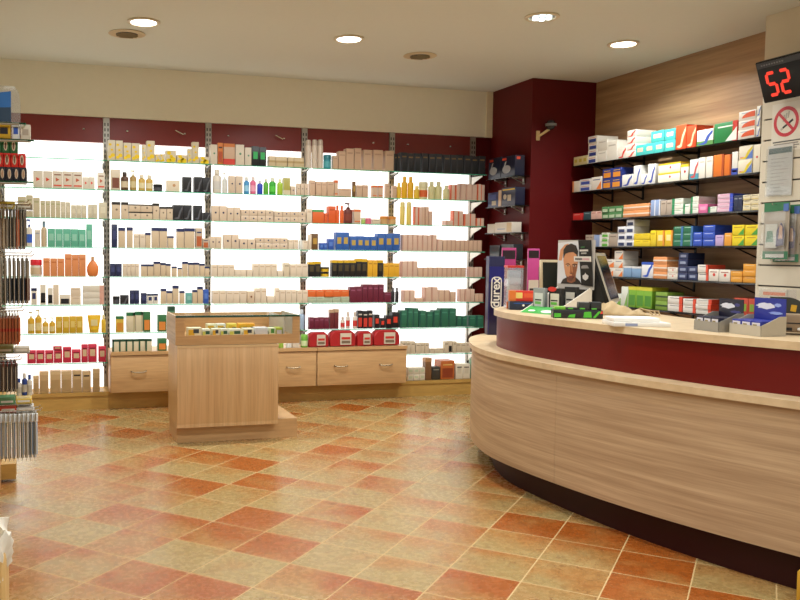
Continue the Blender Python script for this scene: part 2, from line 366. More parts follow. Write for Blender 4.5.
# plinth and drawer cabinets
o = MB().box(LX+.02, 4.47, 8.18, 8.6, 0, .16, M_UNITP).box(LX+.02, 4.47, 8.17, 8.19, .13, .165, M_UNITP).build('shelving_plinth')
tag(o, 'long low wooden plinth under the backlit shelving', 'plinth')
cabx = [.565, 1.57, 2.59, 3.565]
for i in range(3):
    x0, x1 = cabx[i]+.002, cabx[i+1]-.002; wd = x1-x0
    t = thing('drawer_cabinet', f'low light wood drawer cabinet under the {["second", "middle", "fourth"][i]} shelving bay', 'cabinet', (x0, 8.05, .165), group='drawer cabinets on the plinth')
    MB().box(.0, wd, .022, .37, .002, .355, M_UNITH).build('body', t)
    MB().box(0, wd, -.012, .37, .358, .39, M_UNITH).build('top_board', t)
    d = MB().cbox(.004, wd-.004, 0, .02, .006, .352, M_UNITH, .003).build('drawer', t)
    for u in (.26, .76):
        hx = wd*u; MB().tube([(hx-.07, 0, .205), (hx-.065, -.02, .2), (hx-.03, -.028, .195), (hx+.03, -.028, .195), (hx+.065, -.02, .2), (hx+.07, 0, .205)], .006, mat('#8f8068', .35, .8)).build('handle', d)

# ------------------------------------------------------------------ products
def bodymat(h, rough=.45): return mat(h, rough, 0, .05)
def patt(b, w, d, h, pats):
    """printed areas on a carton: thin card overlays on the front, bands go round"""
    e = .0008
    for k, c in pats:
        m = bodymat(c)
        if k == 'T': b.box(-w/2-e, w/2+e, -e, d+e, h*.84, h+e, m)
        elif k == 'B': b.box(-w/2-e, w/2+e, -e, d+e, 0.0005, h*.28, m)
        elif k == 'M': b.box(-w/2-e, w/2+e, -e, d+e, h*.4, h*.6, m)
        elif k == 'L': b.box(-w*.3, w*.3, -e, 0, h*.35, h*.72, m)
        elif k == 'P': b.box(-w*.38, w*.38, -e, 0, h*.1, h*.6, m)
        elif k == 'D': b.prism([(w*.05+min(w, h)*.14*math.cos(a*PI/4), h*.55+min(w, h)*.14*math.sin(a*PI/4)) for a in range(8)], 0, e*1.5, m, Matrix(((1, 0, 0, 0), (0, 0, -1, 0), (0, 1, 0, 0), (0, 0, 0, 1))))
        elif k == 'A': b.prism([(-w*.18, h*.38), (w*.2, h*.5), (-w*.18, h*.62)], 0, e*1.5, m, Matrix(((1, 0, 0, 0), (0, 0, -1, 0), (0, 1, 0, 0), (0, 0, 0, 1))))
        elif k == 'V': b.box(-w/2-e, -w*.28, -e, d+e, 0.0005, h+e*.5, m)
        elif k == 'R': b.box(w*.3, w/2+e, -e, d+e, 0.0005, h+e*.5, m)
        elif k == 'H': b.box(-w*.4, w*.4, -e, 0, h*.12, h*.2, m)
        elif k == 'h': b.box(-w*.34, w*.34, -e, 0, h*.75, h*.82, m)
        elif k == 'F':
            for (u, v, r) in ((.16, .26, .3), (-.22, .16, .24), (.02, .52, .17), (-.2, .78, .2)):
                b.prism([(w*u+w*r*math.cos(a*PI/5), h*v+w*r*.9*math.sin(a*PI/5)) for a in range(10)], 0, e*1.5, m, Matrix(((1, 0, 0, 0), (0, 0, -1, 0), (0, 1, 0, 0), (0, 0, 0, 1))))
        elif k == 'S':   # swoosh
            b.prism([(-w*.45, h*.12), (-w*.05, h*.2), (w*.12, h*.6), (w*.45, h*.92), (w*.45, h*.74), (w*.26, h*.5), (w*.1, h*.1), (-w*.1, h*.05)], 0, e*1.5, m, Matrix(((1, 0, 0, 0), (0, 0, -1, 0), (0, 1, 0, 0), (0, 0, 0, 1))))
        elif k == 'O':   # arc
            b.prism([(w*.45, h*.3)]+[(w*.45-w*.75*math.sin(a*PI/12), h*.25+h*.65*math.cos(a*PI/12)) for a in range(7)]+[(w*.2, h*.3)], 0, e*1.5, m, Matrix(((1, 0, 0, 0), (0, 0, -1, 0), (0, 1, 0, 0), (0, 0, 0, 1))))
        elif k == 'Q':   # quarter wedge bottom right
            b.prism([(w*.0, h*.04), (w*.48, h*.04), (w*.48, h*.7)], 0, e*1.5, m, Matrix(((1, 0, 0, 0), (0, 0, -1, 0), (0, 1, 0, 0), (0, 0, 0, 1))))

def product(sh, w, h, d, col, pats, loc, rz):
    """builds one product standing at loc, front towards local -Y"""
    b = MB(); m = bodymat(col)
    if sh == 'c':
        b.cbox(-w/2, w/2, 0, d, 0, h, m, .0015); patt(b, w, d, h, pats); return b.build('medicine_box' if rz else 'tall_carton' if h > 1.9*w else 'flat_carton' if h < .8*w else 'carton', None, loc, rz)
    P = dict(pats); r = w/2
    if sh in 'bp':
        capc = P.get('K', '#e8e2d6'); hb = h*(.76 if sh == 'b' else .7)
        d2 = min(d, w*.75)/2/r
        b.lathe([(r*.92, 0), (r, h*.02), (r, hb*.88), (r*.9, hb*.95), (r*.5, hb), (r*.48, hb+h*.03)], m, 14, (0, r*d2, 0), 1, d2)
        if 'L' in P: b.lathe([(r*1.012, hb*.2), (r*1.012, hb*.65)], bodymat(P['L']), 14, (0, r*d2, 0), 1, d2, cap=False)
        o = b.build('bottle' if sh == 'b' else 'pump_bottle', None, loc, rz)
        c = MB(); z = hb+h*.02; k = bodymat(capc, .35)
        if sh == 'b': c.lathe([(r*.56, z), (r*.56, h*.96), (r*.48, h)], k, 12, (0, r*d2, 0)); c.build('cap', o)
        else:
            c.lathe([(r*.42, z), (r*.42, z+h*.07), (r*.14, z+h*.08), (r*.14, h*.94)], k, 10, (0, r*d2, 0)); c.box(-r*.75, r*.3, r*d2-r*.22, r*d2+r*.22, h*.93, h, k); c.build('pump', o)
        return o
    if sh == 's':     # tall slim spray can / bottle with a full cap
        b.lathe([(r*.94, 0), (r, .004), (r, h*.78), (r*.9, h*.8)], m, 14, (0, r, 0))
        if 'L' in P: b.lathe([(r*1.012, h*.2), (r*1.012, h*.6)], bodymat(P['L']), 14, (0, r, 0), cap=False)
        o = b.build('spray_bottle', None, loc, rz); MB().lathe([(r*.92, h*.79), (r*.92, h*.95), (r*.7, h)], bodymat(P.get('K', col), .35), 14, (0, r, 0)).build('cap', o); return o
    if sh == 'r':     # round flask
        d2 = .5; b.lathe([(r*.55, 0), (r*.85, h*.06), (r, h*.3), (r*.95, h*.5), (r*.6, h*.7), (r*.25, h*.8), (r*.22, h*.84)], m, 16, (0, r*d2, 0), 1, d2)
        o = b.build('bottle', None, loc, rz); MB().lathe([(r*.28, h*.82), (r*.28, h*.98), (r*.22, h)], bodymat(P.get('K', '#d9cdb8')), 12, (0, r*d2, 0)).build('cap', o); return o
    if sh == 'j':
        b.lathe([(r*.9, 0), (r, h*.06), (r, h*.6), (r*.9, h*.66)], m, 16, (0, r, 0))
        if 'L' in P: b.lathe([(r*1.01, h*.12), (r*1.01, h*.52)], bodymat(P['L']), 16, (0, r, 0), cap=False)
        o = b.build('jar', None, loc, rz); MB().lathe([(r*1.02, h*.66), (r*1.02, h*.96), (r*.95, h)], bodymat(P.get('K', '#222222'), .35), 16, (0, r, 0)).build('lid', o); return o
    if sh == 't':     # tube standing on its cap: flat wide crimp on top
        vs = []; fs = []
        for z, rx, ry in ((h*.18, r*.72, .42*r), (h*.5, r*.85, .38*r), (h*.9, r, .12*r), (h, r, .05*r)):
            for k in range(12): a = 2*PI*k/12; vs.append((rx*math.cos(a), .5*r+ry*math.sin(a), z))
        for i in range(3):
            for k in range(12): fs.append((i*12+k, i*12+(k+1) % 12, i*12+12+(k+1) % 12, i*12+12+k))
        fs += [tuple(range(11, -1, -1)), tuple(range(36, 48))]; b.add(vs, fs, m)
        if 'L' in P: b.box(-r*.5, r*.5, .06*r, .1*r, h*.4, h*.75, bodymat(P['L']))
        o = b.build('tube', None, loc, rz); MB().lathe([(r*.7, 0), (r*.72, h*.19)], bodymat(P.get('K', col)), 12, (0, .5*r, 0), 1, .6).build('cap', o); return o
    if sh == 'g':     # zipped toiletry bag
        vs = []; fs = []; n = 7
        prof = [(-.46, 0), (-.5, .1), (-.5, .55), (-.44, .82), (-.3, .97), (.3, .97), (.44, .82), (.5, .55), (.5, .1), (.46, 0)]
        ys = [(0, .93), (.08, 1), (.5, 1.02), (.92, 1), (1, .93)]
        for y, sc in ys: vs += [(p[0]*w*sc, y*d, h*.5+(p[1]-.5)*h*sc*1.0) for p in prof]
        k = len(prof)
        for i in range(4):
            for j in range(k): fs.append((i*k+j, i*k+(j+1) % k, i*k+k+(j+1) % k, i*k+k+j))
        fs += [tuple(range(k-1, -1, -1)), tuple(range(4*k, 5*k))]; fs = [f[::-1] for f in fs]
        mz = min(v[2] for v in vs); vs = [(x, y, z-mz) for x, y, z in vs]
        b.add(vs, fs, m); o = b.build('toiletry_bag', None, loc, rz)
        MB().box(-w*.12, w*.3, -.012, .004, h*.12, h*.84, bodymat('#cfc3ae')).box(-w*.08, w*.26, -.013, -.011, h*.45, h*.6, bodymat('#c03028')).box(-w*.08, w*.26, -.013, -.011, h*.2, h*.38, bodymat('#7a6652')).build('label_card', o)
        q = MB().tube([(-w*.46, d*.5, h*.84), (-w*.32, d*.5, h*.985), (w*.32, d*.5, h*.985), (w*.46, d*.5, h*.84)], .004, M_BLACK); q.build('zip', o)
        return o
CAT = dict(c='box', b='bottle', p='bottle', s='bottle', r='bottle', j='jar', t='tube', g='bag')
BG = '#d6c5ae'; BG2 = '#c9b193'; PK = '#d3b49e'; WH = '#ddd2c0'
STY = {
 # code: shape, colour, prints, description
 'ra': ('c', WH, [('A', '#dd4630')], 'pale carton with red arrow'),
 'rb': ('c', WH, [('h', '#8a5a3c'), ('H', '#d8503a'), ('A', '#c8603f')], 'pale carton with brown cap print'),
 'gb': ('c', '#c6bb9c', [('h', '#a7a77c')], 'greenish beige carton'),
 'gb2': ('c', '#c8bea4', [('L', '#d6cdb4')], 'pale olive carton'),
 'wb': ('p', '#ddd5c6', [('K', '#2b4fa8'), ('L', '#2f5cc0')], 'white pump bottle with blue collar'),
 'gw': ('c', '#d0c8b8', [('h', '#9aa0a8')], 'small grey-white carton'),
 'bb': ('b', '#cbb596', [('K', '#7d96a8')], 'beige bottle with grey-blue cap'),
 'te': ('c', '#5fae92', [('L', '#8fc6b0')], 'sea green carton with pale label'),
 'jr': ('j', '#d8d0c4', [('K', '#d52233'), ('L', '#c9b090')], 'white jar with red lid'),
 'or': ('c', '#d68a56', [('h', '#c0703c')], 'peach orange carton'),
 'ro': ('r', '#dd8040', [('K', '#c8a078')], 'round orange flask'),
 'wn': ('c', '#ddd6c8', [('T', '#1c2550'), ('L', '#283060')], 'white carton with navy label'),
 'bw': ('c', '#d8cfbe', [('P', '#1c1c22'), ('H', '#1c1c22')], 'white carton with black print'),
 'be': ('c', BG, [], 'plain beige carton'),
 'bf': ('c', BG, [('h', '#b99f82')], 'beige carton with faint print'),
 'lw': ('c', '#d4ccbc', [('R', '#d3a08e')], 'long white carton with pink end'),
 'yp': ('p', '#cfa226', [('L', '#d9c78c'), ('K', '#d6c9a4')], 'yellow pump bottle'),
 'yc': ('c', '#c9a123', [('L', '#d8bf6c')], 'mustard yellow carton'),
 'yt': ('t', '#e0b420', [('L', '#d8c890'), ('K', '#c9a020')], 'wide yellow tube standing on cap'),
 'yb': ('b', '#d8b030', [('K', '#d8c890')], 'yellow bottle'),
 'cr': ('c', '#c42745', [('L', '#cbb08a'), ('h', '#6e1826')], 'crimson carton with cream label'),
 'wo': ('c', '#b99a6c', [('T', '#cdb083'), ('P', '#a98b5e')], 'tan carton with embossed front'),
 'wk': ('c', '#b99a6c', [('h', '#241d18'), ('P', '#a98b5e')], 'tan carton with black stripe'),
 'fl': ('c', '#d3c6a8', [('F', '#ecc800')], 'cream carton with yellow flower print'),
 'br': ('c', '#d0c2a8', [('P', '#7a4630')], 'cream carton with brown picture'),
 'bo': ('b', '#5b3a24', [('K', '#33241c'), ('L', '#cdbb9c')], 'brown glass bottle'),
 'am': ('p', '#a98a4c', [('K', '#d8cfae'), ('L', '#c9b98c')], 'amber pump bottle'),
 'ob': ('b', '#c9a650', [('K', '#dcd2b8'), ('L', '#d8cba0')], 'honey coloured bottle'),
 'bj': ('j', '#24242c', [('K', '#15151a'), ('L', '#4a4a50')], 'squat black jar'),
 'wf': ('c', '#d8c9b0', [('D', '#b98a5c')], 'squat cream carton'),
 'bk': ('c', '#1d1d20', [('S', '#55555a')], 'black carton with grey swirl'),
 'kt': ('c', '#cdb89c', [('T', '#2a2420'), ('D', '#7a6a58')], 'beige carton with black top'),
 'na': ('c', '#232a4e', [('L', '#39406a')], 'navy carton'),
 'nt': ('c', '#cbb596', [('T', '#28305a')], 'beige carton with navy top'),
 'mu': ('c', '#b9a690', [('P', '#b05a30'), ('h', '#28305a')], 'beige carton with orange and navy print'),
 'bl': ('c', '#2e55a8', [('L', '#5478c0')], 'blue carton'),
 'tl': ('c', '#63a39a', [('L', '#86b8ac')], 'teal carton'),
 'gy': ('c', '#c9a83a', [('T', '#2f7044'), ('P', '#d08a30')], 'yellow carton with green top'),
 'gp': ('c', '#d2c4a4', [('T', '#1f6a40'), ('R', '#bcae88')], 'cream carton with dark green top'),
 'go': ('c', '#2f6a3c', [('P', '#d8843a')], 'green carton with orange picture'),
 'gd': ('c', '#1f4a34', [('h', '#4a7a5a')], 'dark green carton'),
 'gs': ('c', '#d3c9ac', [('V', '#1e5038'), ('T', '#1e4a34')], 'cream carton with dark green side'),
 'ob3': ('c', '#d07a30', [('P', '#b04a28'), ('h', '#4a2a1c')], 'orange and brown carton'),
 'mo': ('c', '#c9a88c', [('T', '#cf7a3c'), ('B', '#cc3a2c')], 'carton with orange top and red base'),
 'wd': ('c', '#d6cab6', [('D', '#5a8a6a')], 'white carton with green dot'),
 'kg': ('c', '#16181a', [('L', '#2fae5a')], 'black carton with green square'),
 'gl': ('c', '#cbb68f', [('M', '#b09664')], 'low cream and gold carton'),
 'bd': ('c', '#cdb79e', [('D', '#2c3050')], 'beige carton with navy dot'),
 'wbt': ('b', '#d8cfc0', [('K', '#d8d0c0'), ('L', '#c9c4bc')], 'large white bottle'),
 'cp': ('p', '#d3d3cc', [('K', '#dcdcd6')], 'clear pump bottle'),
 'bbt': ('b', '#3f8fc4', [('K', '#d5d5d0'), ('L', '#8fc0d8')], 'sky blue bottle'),
 'pbt': ('b', '#d8648a', [('K', '#e0d2cc'), ('L', '#e29ab0')], 'pink bottle'),
 'rbt': ('b', '#2848b8', [('K', '#d0d0d8')], 'royal blue bottle'),
 'gbt': ('b', '#5cae3a', [('K', '#d8d8c8')], 'green bottle'),
 'gbt2': ('b', '#2fa82c', [('K', '#d8dcc8'), ('L', '#54c040')], 'big bright green bottle'),
 'lbt': ('b', '#a4c43a', [('K', '#dcdcbc')], 'lime green bottle'),
 'ol': ('c', '#a8a24c', [('B', '#c9bd9c')], 'olive green carton'),
 'wr': ('c', '#d6c6ae', [('T', '#d02a2c')], 'beige carton with red top'),
 'ic': ('c', '#cdb79c', [('D', '#7a4a28')], 'beige carton with brown emblem'),
 'lb': ('b', '#9fb4cc', [('K', '#c8d0d8')], 'pale blue bottle'),
 'wsp': ('s', '#d6c6b4', [('K', '#c4b4a4')], 'tall pale spray bottle'),
 'tj': ('j', '#2f93a0', [('K', '#2a7f8c'), ('L', '#56aab2')], 'teal jar'),
 'tan': ('c', '#c9a98c', [('h', '#b5927a')], 'tan beige carton'),
 'oa': ('c', '#cdb094', [('T', '#d8703a'), ('H', '#d8703a')], 'beige carton with orange ends'),
 'ot': ('c', '#d8642c', [('T', '#4a9a5a')], 'wide orange carton with green top'),
 'oc': ('c', '#d85c26', [('h', '#b04a1c')], 'bright orange carton'),
 'obt': ('b', '#dd6428', [('K', '#d8642c')], 'bright orange bottle'),
 'rbp': ('p', '#6a2a1e', [('K', '#5a241c'), ('L', '#7c3a2a')], 'dark red-brown pump bottle'),
 'pj': ('j', '#d66a80', [('K', '#d2788c')], 'small pink jar'),
 'gj': ('j', '#a8c060', [('K', '#c8d0a0')], 'small green jar'),
 'oj': ('j', '#c9a06a', [('K', '#d08a3c')], 'tan jar with orange lid'),
 'go2': ('c', '#6a4a24', [('L', '#b08a3c')], 'brown and gold carton'),
 'bg': ('c', '#2d5ca4', [('L', '#b89a4c')], 'blue carton with gold print'),
 'ky': ('c', '#1f1d1a', [('T', '#d0a820'), ('L', '#4a4028')], 'black carton with yellow top'),
 'kyj': ('j', '#d0a820', [('K', '#22201c')], 'low yellow and black jar'),
 'ye': ('c', '#dfa82a', [('h', '#b98020')], 'golden yellow carton'),
 'og': ('c', '#d8682e', [('h', '#e0a070')], 'flat orange carton'),
 'pg': ('c', '#a9b49a', [('h', '#8a9a80')], 'flat pale green carton'),
 'ma': ('c', '#6a1f34', [('h', '#94506a')], 'maroon carton'),
 'mb': ('c', '#6a2a2c', [('T', '#b89a7a')], 'tall maroon carton with tan top'),
 'kb': ('b', '#2a2a2e', [('K', '#4a4a50')], 'dark grey bottle'),
 'wrs': ('b', '#d8cec0', [('K', '#c8b8a8'), ('L', '#c83a34')], 'white bottle with red label'),
 'kr': ('c', '#1e1a1c', [('P', '#c83a2c'), ('h', '#cfc4b4')], 'black carton with red label'),
 'kr2': ('c', '#1e1a1c', [('L', '#d8402c')], 'black carton with red square'),
 'gbag': ('g', '#a81f22', [], 'red zipped toiletry bag with card'),
 'kt2': ('c', '#151517', [('h', '#7a5c2c'), ('V', '#26262b')], 'tall black carton with gold mark'),
 'ybt': ('b', '#e6bf3a', [('K', '#e8cf6c')], 'pale yellow bottle'),
 'ycc': ('b', '#e8b31e', [('K', '#e8b31e')], 'tall yellow bottle'),
 'co': ('j', '#dcd4a4', [('K', '#d8d2a8'), ('L', '#d8642c')], 'cream tub with orange circle'),
 'cc': ('b', '#d8d29c', [('K', '#dcd8b0')], 'cream yellow bottle'),
 'bs': ('c', PK, [('V', '#d86a48')], 'beige carton with red stripe'),
 'ysl': ('s', '#d9c264', [('K', '#dccb80')], 'slim pale yellow bottle'),
 'pk': ('c', PK, [('V', '#c49a88')], 'pinkish beige carton'),
 'pk2': ('c', '#cfae93', [('R', '#b8907c')], 'rosy tan carton'),
 'gr': ('c', '#2c6a50', [('h', '#4a8a70'), ('V', '#24584a')], 'dark sea green carton'),
 'sm': ('c', '#cfbfa4', [('h', '#8a7a64')], 'small cream carton'),
 'smk': ('c', '#cfbfa4', [('P', '#1c1a1a')], 'small cream carton with black label'),
 'ws': ('c', '#d3c8b0', [('L', '#b9bf9c')], 'cream carton with green-grey label'),
 'bx': ('c', '#7a5434', [('T', '#b98a5c')], 'brown gift carton'),
 'dk': ('c', '#3a342c', [('h', '#8a8478')], 'dark grey carton'),
 'ox': ('c', '#b5602a', [('P', '#8a3a1c'), ('h', '#d8a85c')], 'orange-brown carton with picture'),
 'wc': ('c', '#d8cdb6', [('h', '#1c1c1c'), ('L', '#c8bda4')], 'white carton with black bar'),
 'gx': ('j', '#8aa88c', [('K', '#7a9a80')], 'grey green jar'),
 'gbh': ('b', '#9ac04a', [('K', '#c8d8a0')], 'light green bottle'),
 'grd': ('j', '#6aac3a', [('K', '#78b84a'), ('L', '#c9d8a8')], 'round green and white pot'),
}
counts = {}
pend = []
def place(sh, code, w, h, d, loc, rz, where, group, layer=''):
    s, col, pats, desc = STY[code]
    o = product(s, w, h, d, col, pats, loc, rz)
    o['category'] = CAT[s]; o['group'] = group
    k = (where, desc, layer); counts[k] = counts.get(k, 0)+1
    pend.append((o, k, counts[k]))
def finish_labels():
    for o, k, n in pend:
        where, desc, layer = k; tot = counts[k]
        pre = (ORD[n-1]+' ') if tot > 1 else ''
        o['label'] = f"{pre}{layer+' ' if layer else ''}{desc}{' from left' if tot > 1 else ''}, {where}"

FRONT = 8.195
def shelf_row(bay, sh, items):
    z = .165 if sh == 9 else (.556 if sh == 10 else SHZ[sh-1])
    names = {9: 'bottom plinth', 10: 'drawer cabinet top'}
    where = f"{names.get(sh, ORD[sh-1]+' shelf' if sh < 9 else '')}, {BAYN[bay-1]} backlit bay"
    grp = f"products on the {names.get(sh, ORD[sh-1]+' shelf' if sh < 9 else '')} of the {BAYN[bay-1]} bay"
    for it in items:
        x0, x1, hp, code = it[:4]; n = it[4] if len(it) > 4 else 1; lay = it[5] if len(it) > 5 else 1; zb = it[6] if len(it) > 6 else 0
        yy = FRONT if sh != 10 else 8.06; py = {9: 380, 10: 342}.get(sh, (152, 182, 211, 239.5, 268.5, 295.5, 323, 351)[min(sh, 8)-1])
        a = onY(x0, py, yy).x; c = onY(x1, py, yy).x; ww = (c-a)/n
        pxm = onY((x0+x1)/2, 250, yy); k = (onY((x0+x1)/2, 240, yy).z-pxm.z)/10
        h = hp*k/lay
        for j in range(n):
            for l in range(lay):
                w = ww-.0025; dd = max(.035, min(.16, w*1.1)) if STY[code][0] == 'c' else .2
                jit = random.uniform(0, .015) if lay == 1 else .004
                if STY[code][0] == 'c' and lay > 1: dd = max(dd, .08)
                if code == 'gbag': dd = .12
                hh = h*(1+random.uniform(-.02, .02)) if lay == 1 else h-.0015
                place(sh, code, w, hh, dd, (a+ww*(j+.5), yy+jit, z+.0005+l*h+zb*k), 0, where, grp, ('' if lay == 1 else ('lower', 'upper')[l] if lay == 2 else ('lowest', 'middle', 'top', 'uppermost')[l]) if zb == 0 else 'laid')
R = shelf_row
# ---- bay 1
R(1, 2, [(33, 43, 17, 'ra'), (43, 52.5, 17, 'ra'), (52.5, 82.7, 17, 'rb', 3), (82.9, 95, 12, 'ra', 2), (97.5, 105, 17, 'rb')])
R(1, 3, [(17.5, 26, 20, 'gb'), (26, 33, 22, 'gb'), (33, 40, 20, 'gb'), (40.2, 60.7, 17, 'gb', 4), (60.8, 70.6, 16, 'gb2', 2), (71, 86.7, 13, 'gb2', 3), (88, 97.5, 14, 'gb2', 2), (99, 107, 16, 'gb2')])
R(1, 4, [(26, 32.5, 27, 'wb'), (34.5, 40.5, 17, 'gw'), (41, 47, 26, 'bb'), (47.5, 86, 18, 'te', 5), (86.3, 92.5, 23, 'te')])
R(1, 5, [(30, 42, 17, 'jr'), (43, 64.5, 18, 'or', 3), (64.8, 86, 22, 'or', 3), (86.7, 99, 20, 'ro')])
R(1, 6, [(31, 37, 17, 'wn'), (40, 46, 20, 'bw'), (47.5, 53, 17, 'bw'), (53, 59, 20, 'be'), (59.4, 70.4, 10, 'bw'), (70.7, 81, 17, 'bf', 1, 2), (83, 104, 19, 'lw', 1, 3)])
R(1, 7, [(27.5, 34.6, 22, 'yp'), (34.8, 42, 24, 'yp'), (42.2, 48.7, 16, 'yp'), (49, 55.4, 16, 'yp'), (55.6, 83, 17, 'yc', 4), (87.5, 101, 18, 'yt'), (101.3, 106, 18, 'yb')])
R(1, 8, [(27, 62.5, 13, 'cr', 4), (62.8, 71.5, 15.5, 'cr'), (71.8, 81, 13, 'cr'), (81.3, 88, 18, 'cr'), (88.2, 97, 18.5, 'cr'), (98.5, 106, 16, 'cr'), (53, 62, 3.3, 'cr', 1, 1, 13.6)])
R(1, 9, [(33, 39, 18, 'wo'), (39.3, 48.7, 22, 'wo'), (50, 61, 22, 'wo'), (61.3, 72, 22, 'wo'), (72.3, 82, 22, 'wk'), (82.3, 91, 21, 'wk'), (93, 100, 22, 'wo')])
# ---- bay 2
R(2, 1, [(108, 123, 20, 'fl', 2), (123.3, 131.3, 18, 'fl'), (131.6, 140, 18, 'fl'), (142, 146, 16, 'fl'), (146.7, 155, 21, 'fl'), (155.3, 165, 8, 'fl', 2), (166, 176.5, 12, 'fl'), (177, 187.3, 8, 'fl'), (187.5, 192, 14, 'fl'), (192.3, 199, 21, 'fl'), (200, 209.6, 7, 'fl')])
R(2, 2, [(111, 120.5, 20, 'br'), (121, 129, 18, 'bo'), (130, 137, 20, 'am'), (138.5, 145.6, 16, 'ob'), (146, 153.3, 16, 'ob'), (153.7, 163, 7, 'bj'), (167, 180, 11, 'wf'), (183, 192, 15, 'bk'), (194.5, 210.7, 15, 'bk', 2)])
R(2, 3, [(112, 120.5, 17, 'kt'), (121.5, 128.5, 17, 'kt'), (129, 152.5, 15, 'kt', 2, 2), (153, 159.5, 16, 'kt'), (160, 166.5, 13, 'kt'), (167, 173, 13, 'kt'), (173.3, 183.4, 15, 'bk'), (183.7, 192.2, 15, 'bk'), (194, 202.7, 15, 'bk'), (203.5, 210.8, 8, 'bk')])
R(2, 4, [(111.7, 117.5, 23, 'na'), (118.7, 125.5, 20, 'nt'), (127, 133, 20, 'nt'), (134, 145.3, 14, 'bf', 2), (145.6, 151, 15, 'nt'), (152, 159, 20, 'nt'), (159.5, 167.5, 20, 'nt'), (168, 174, 12, 'nt'), (177, 184, 20, 'nt'), (184.7, 195, 20, 'nt'), (196, 202.7, 20, 'mu'), (203, 209, 10, 'mu')])
R(2, 5, [(110, 122, 13, 'na', 2), (122.7, 139.3, 13, 'bf', 4), (141.3, 147.3, 12, 'nt'), (147.6, 153.8, 12, 'nt'), (154, 160.5, 15, 'nt'), (160.8, 166, 14, 'nt'), (166.2, 171, 13, 'nt'), (172, 177, 10, 'nt'), (178, 182, 9, 'nt'), (182.7, 188.2, 15, 'nt'), (188.8, 194, 14, 'nt'), (194.3, 199.5, 14, 'nt'), (200, 204.8, 13, 'nt'), (205, 209.5, 10, 'nt')])
R(2, 6, [(113, 120, 8, 'bj'), (120.5, 129, 9, 'bk'), (130, 139.5, 14, 'na', 2), (141, 147, 11, 'na'), (147.5, 153, 10, 'wn'), (153.4, 158.3, 10, 'wn'), (161, 166.5, 15, 'nt'), (167, 172.5, 13, 'nt'), (173, 179, 18, 'nt'), (180, 185, 13, 'nt'), (186, 192, 11, 'tl'), (192.5, 197.3, 14, 'nt'), (197.6, 203, 17, 'nt'), (203.5, 209, 14, 'bl')])
R(2, 7, [(116, 124, 16, 'gy'), (126.7, 135, 20, 'gp'), (135.4, 143, 20, 'gp'), (143.4, 150.7, 20, 'go'), (158, 166.7, 17, 'go'), (168, 175.5, 25, 'gd')])
R(2, 10, [(112.5, 152, 12, 'gs', 6), (158, 167, 12, 'go')])
# ---- bay 3
R(3, 1, [(210.5, 217.5, 19, 'wd'), (218, 223.3, 21, 'ob3'), (223.6, 235, 21, 'mo'), (235.5, 244.3, 20, 'wd'), (245, 251.7, 18, 'wd'), (252, 266.8, 19, 'kg', 2), (269, 275.8, 10, 'gl'), (276, 287.5, 10, 'gl'), (288, 294, 10, 'gl'), (294.3, 304.5, 10, 'gl')])
R(3, 2, [(213, 222, 23, 'wbt'), (222.6, 228, 20, 'cp'), (229, 235, 17, 'bd'), (236, 243, 17, 'bd'), (244.3, 250, 17, 'bbt'), (250.6, 256.9, 17, 'pbt'), (257.5, 263.5, 14, 'rbt'), (263.9, 269.3, 16, 'gbt'), (269.6, 276.8, 17, 'gbt2'), (277.5, 283.4, 16, 'lbt'), (284, 290.5, 17, 'ol'), (291, 296, 9, 'bd'), (297, 308.5, 12, 'bd', 3)])
R(3, 3, [(211.7, 227, 15, 'bd', 2), (227.5, 240.8, 14, 'bd', 2), (241.2, 273.6, 12, 'bd', 4, 2), (274.6, 306, 11, 'bd', 4, 2)])
R(3, 4, [(210, 222, 12, 'bd', 2), (224, 239, 14, 'bd', 2), (240, 255.5, 10, 'bd', 2), (256, 288, 11.5, 'bd', 4, 2), (288.4, 298.5, 10, 'bf', 2), (299, 303, 14, 'cp'), (303.6, 308, 9, 'bf')])
R(3, 5, [(212, 234.7, 12, 'bf', 4), (235, 252.8, 7, 'be', 3), (253, 277.3, 13, 'bf', 4), (277.6, 283.4, 6, 'be'), (283.7, 289.8, 14, 'sm'), (290.2, 308.3, 13, 'bf', 3)])
R(3, 6, [(212.5, 247, 13, 'bf', 5), (247.3, 254.7, 12, 'ic'), (255.3, 267, 15, 'bf', 2), (267.3, 275, 7, 'be'), (275.3, 280, 15, 'bf'), (280.3, 308, 13, 'bf', 5)])
R(3, 7, [(213, 222, 17, 'wr', 2), (222.4, 240, 16, 'bf', 3), (240.3, 248.5, 17, 'wr'), (248.8, 256, 15, 'wr'), (256.5, 271.5, 17, 'bf', 2), (272, 279.5, 18, 'wr'), (280, 296, 15, 'bf', 2), (299.5, 305.5, 20, 'lb')])
R(3, 10, [(279, 284.5, 11, 'gbh'), (286.5, 292.5, 11, 'cp'), (293, 299, 11, 'wd'), (302, 309, 13, 'grd')])
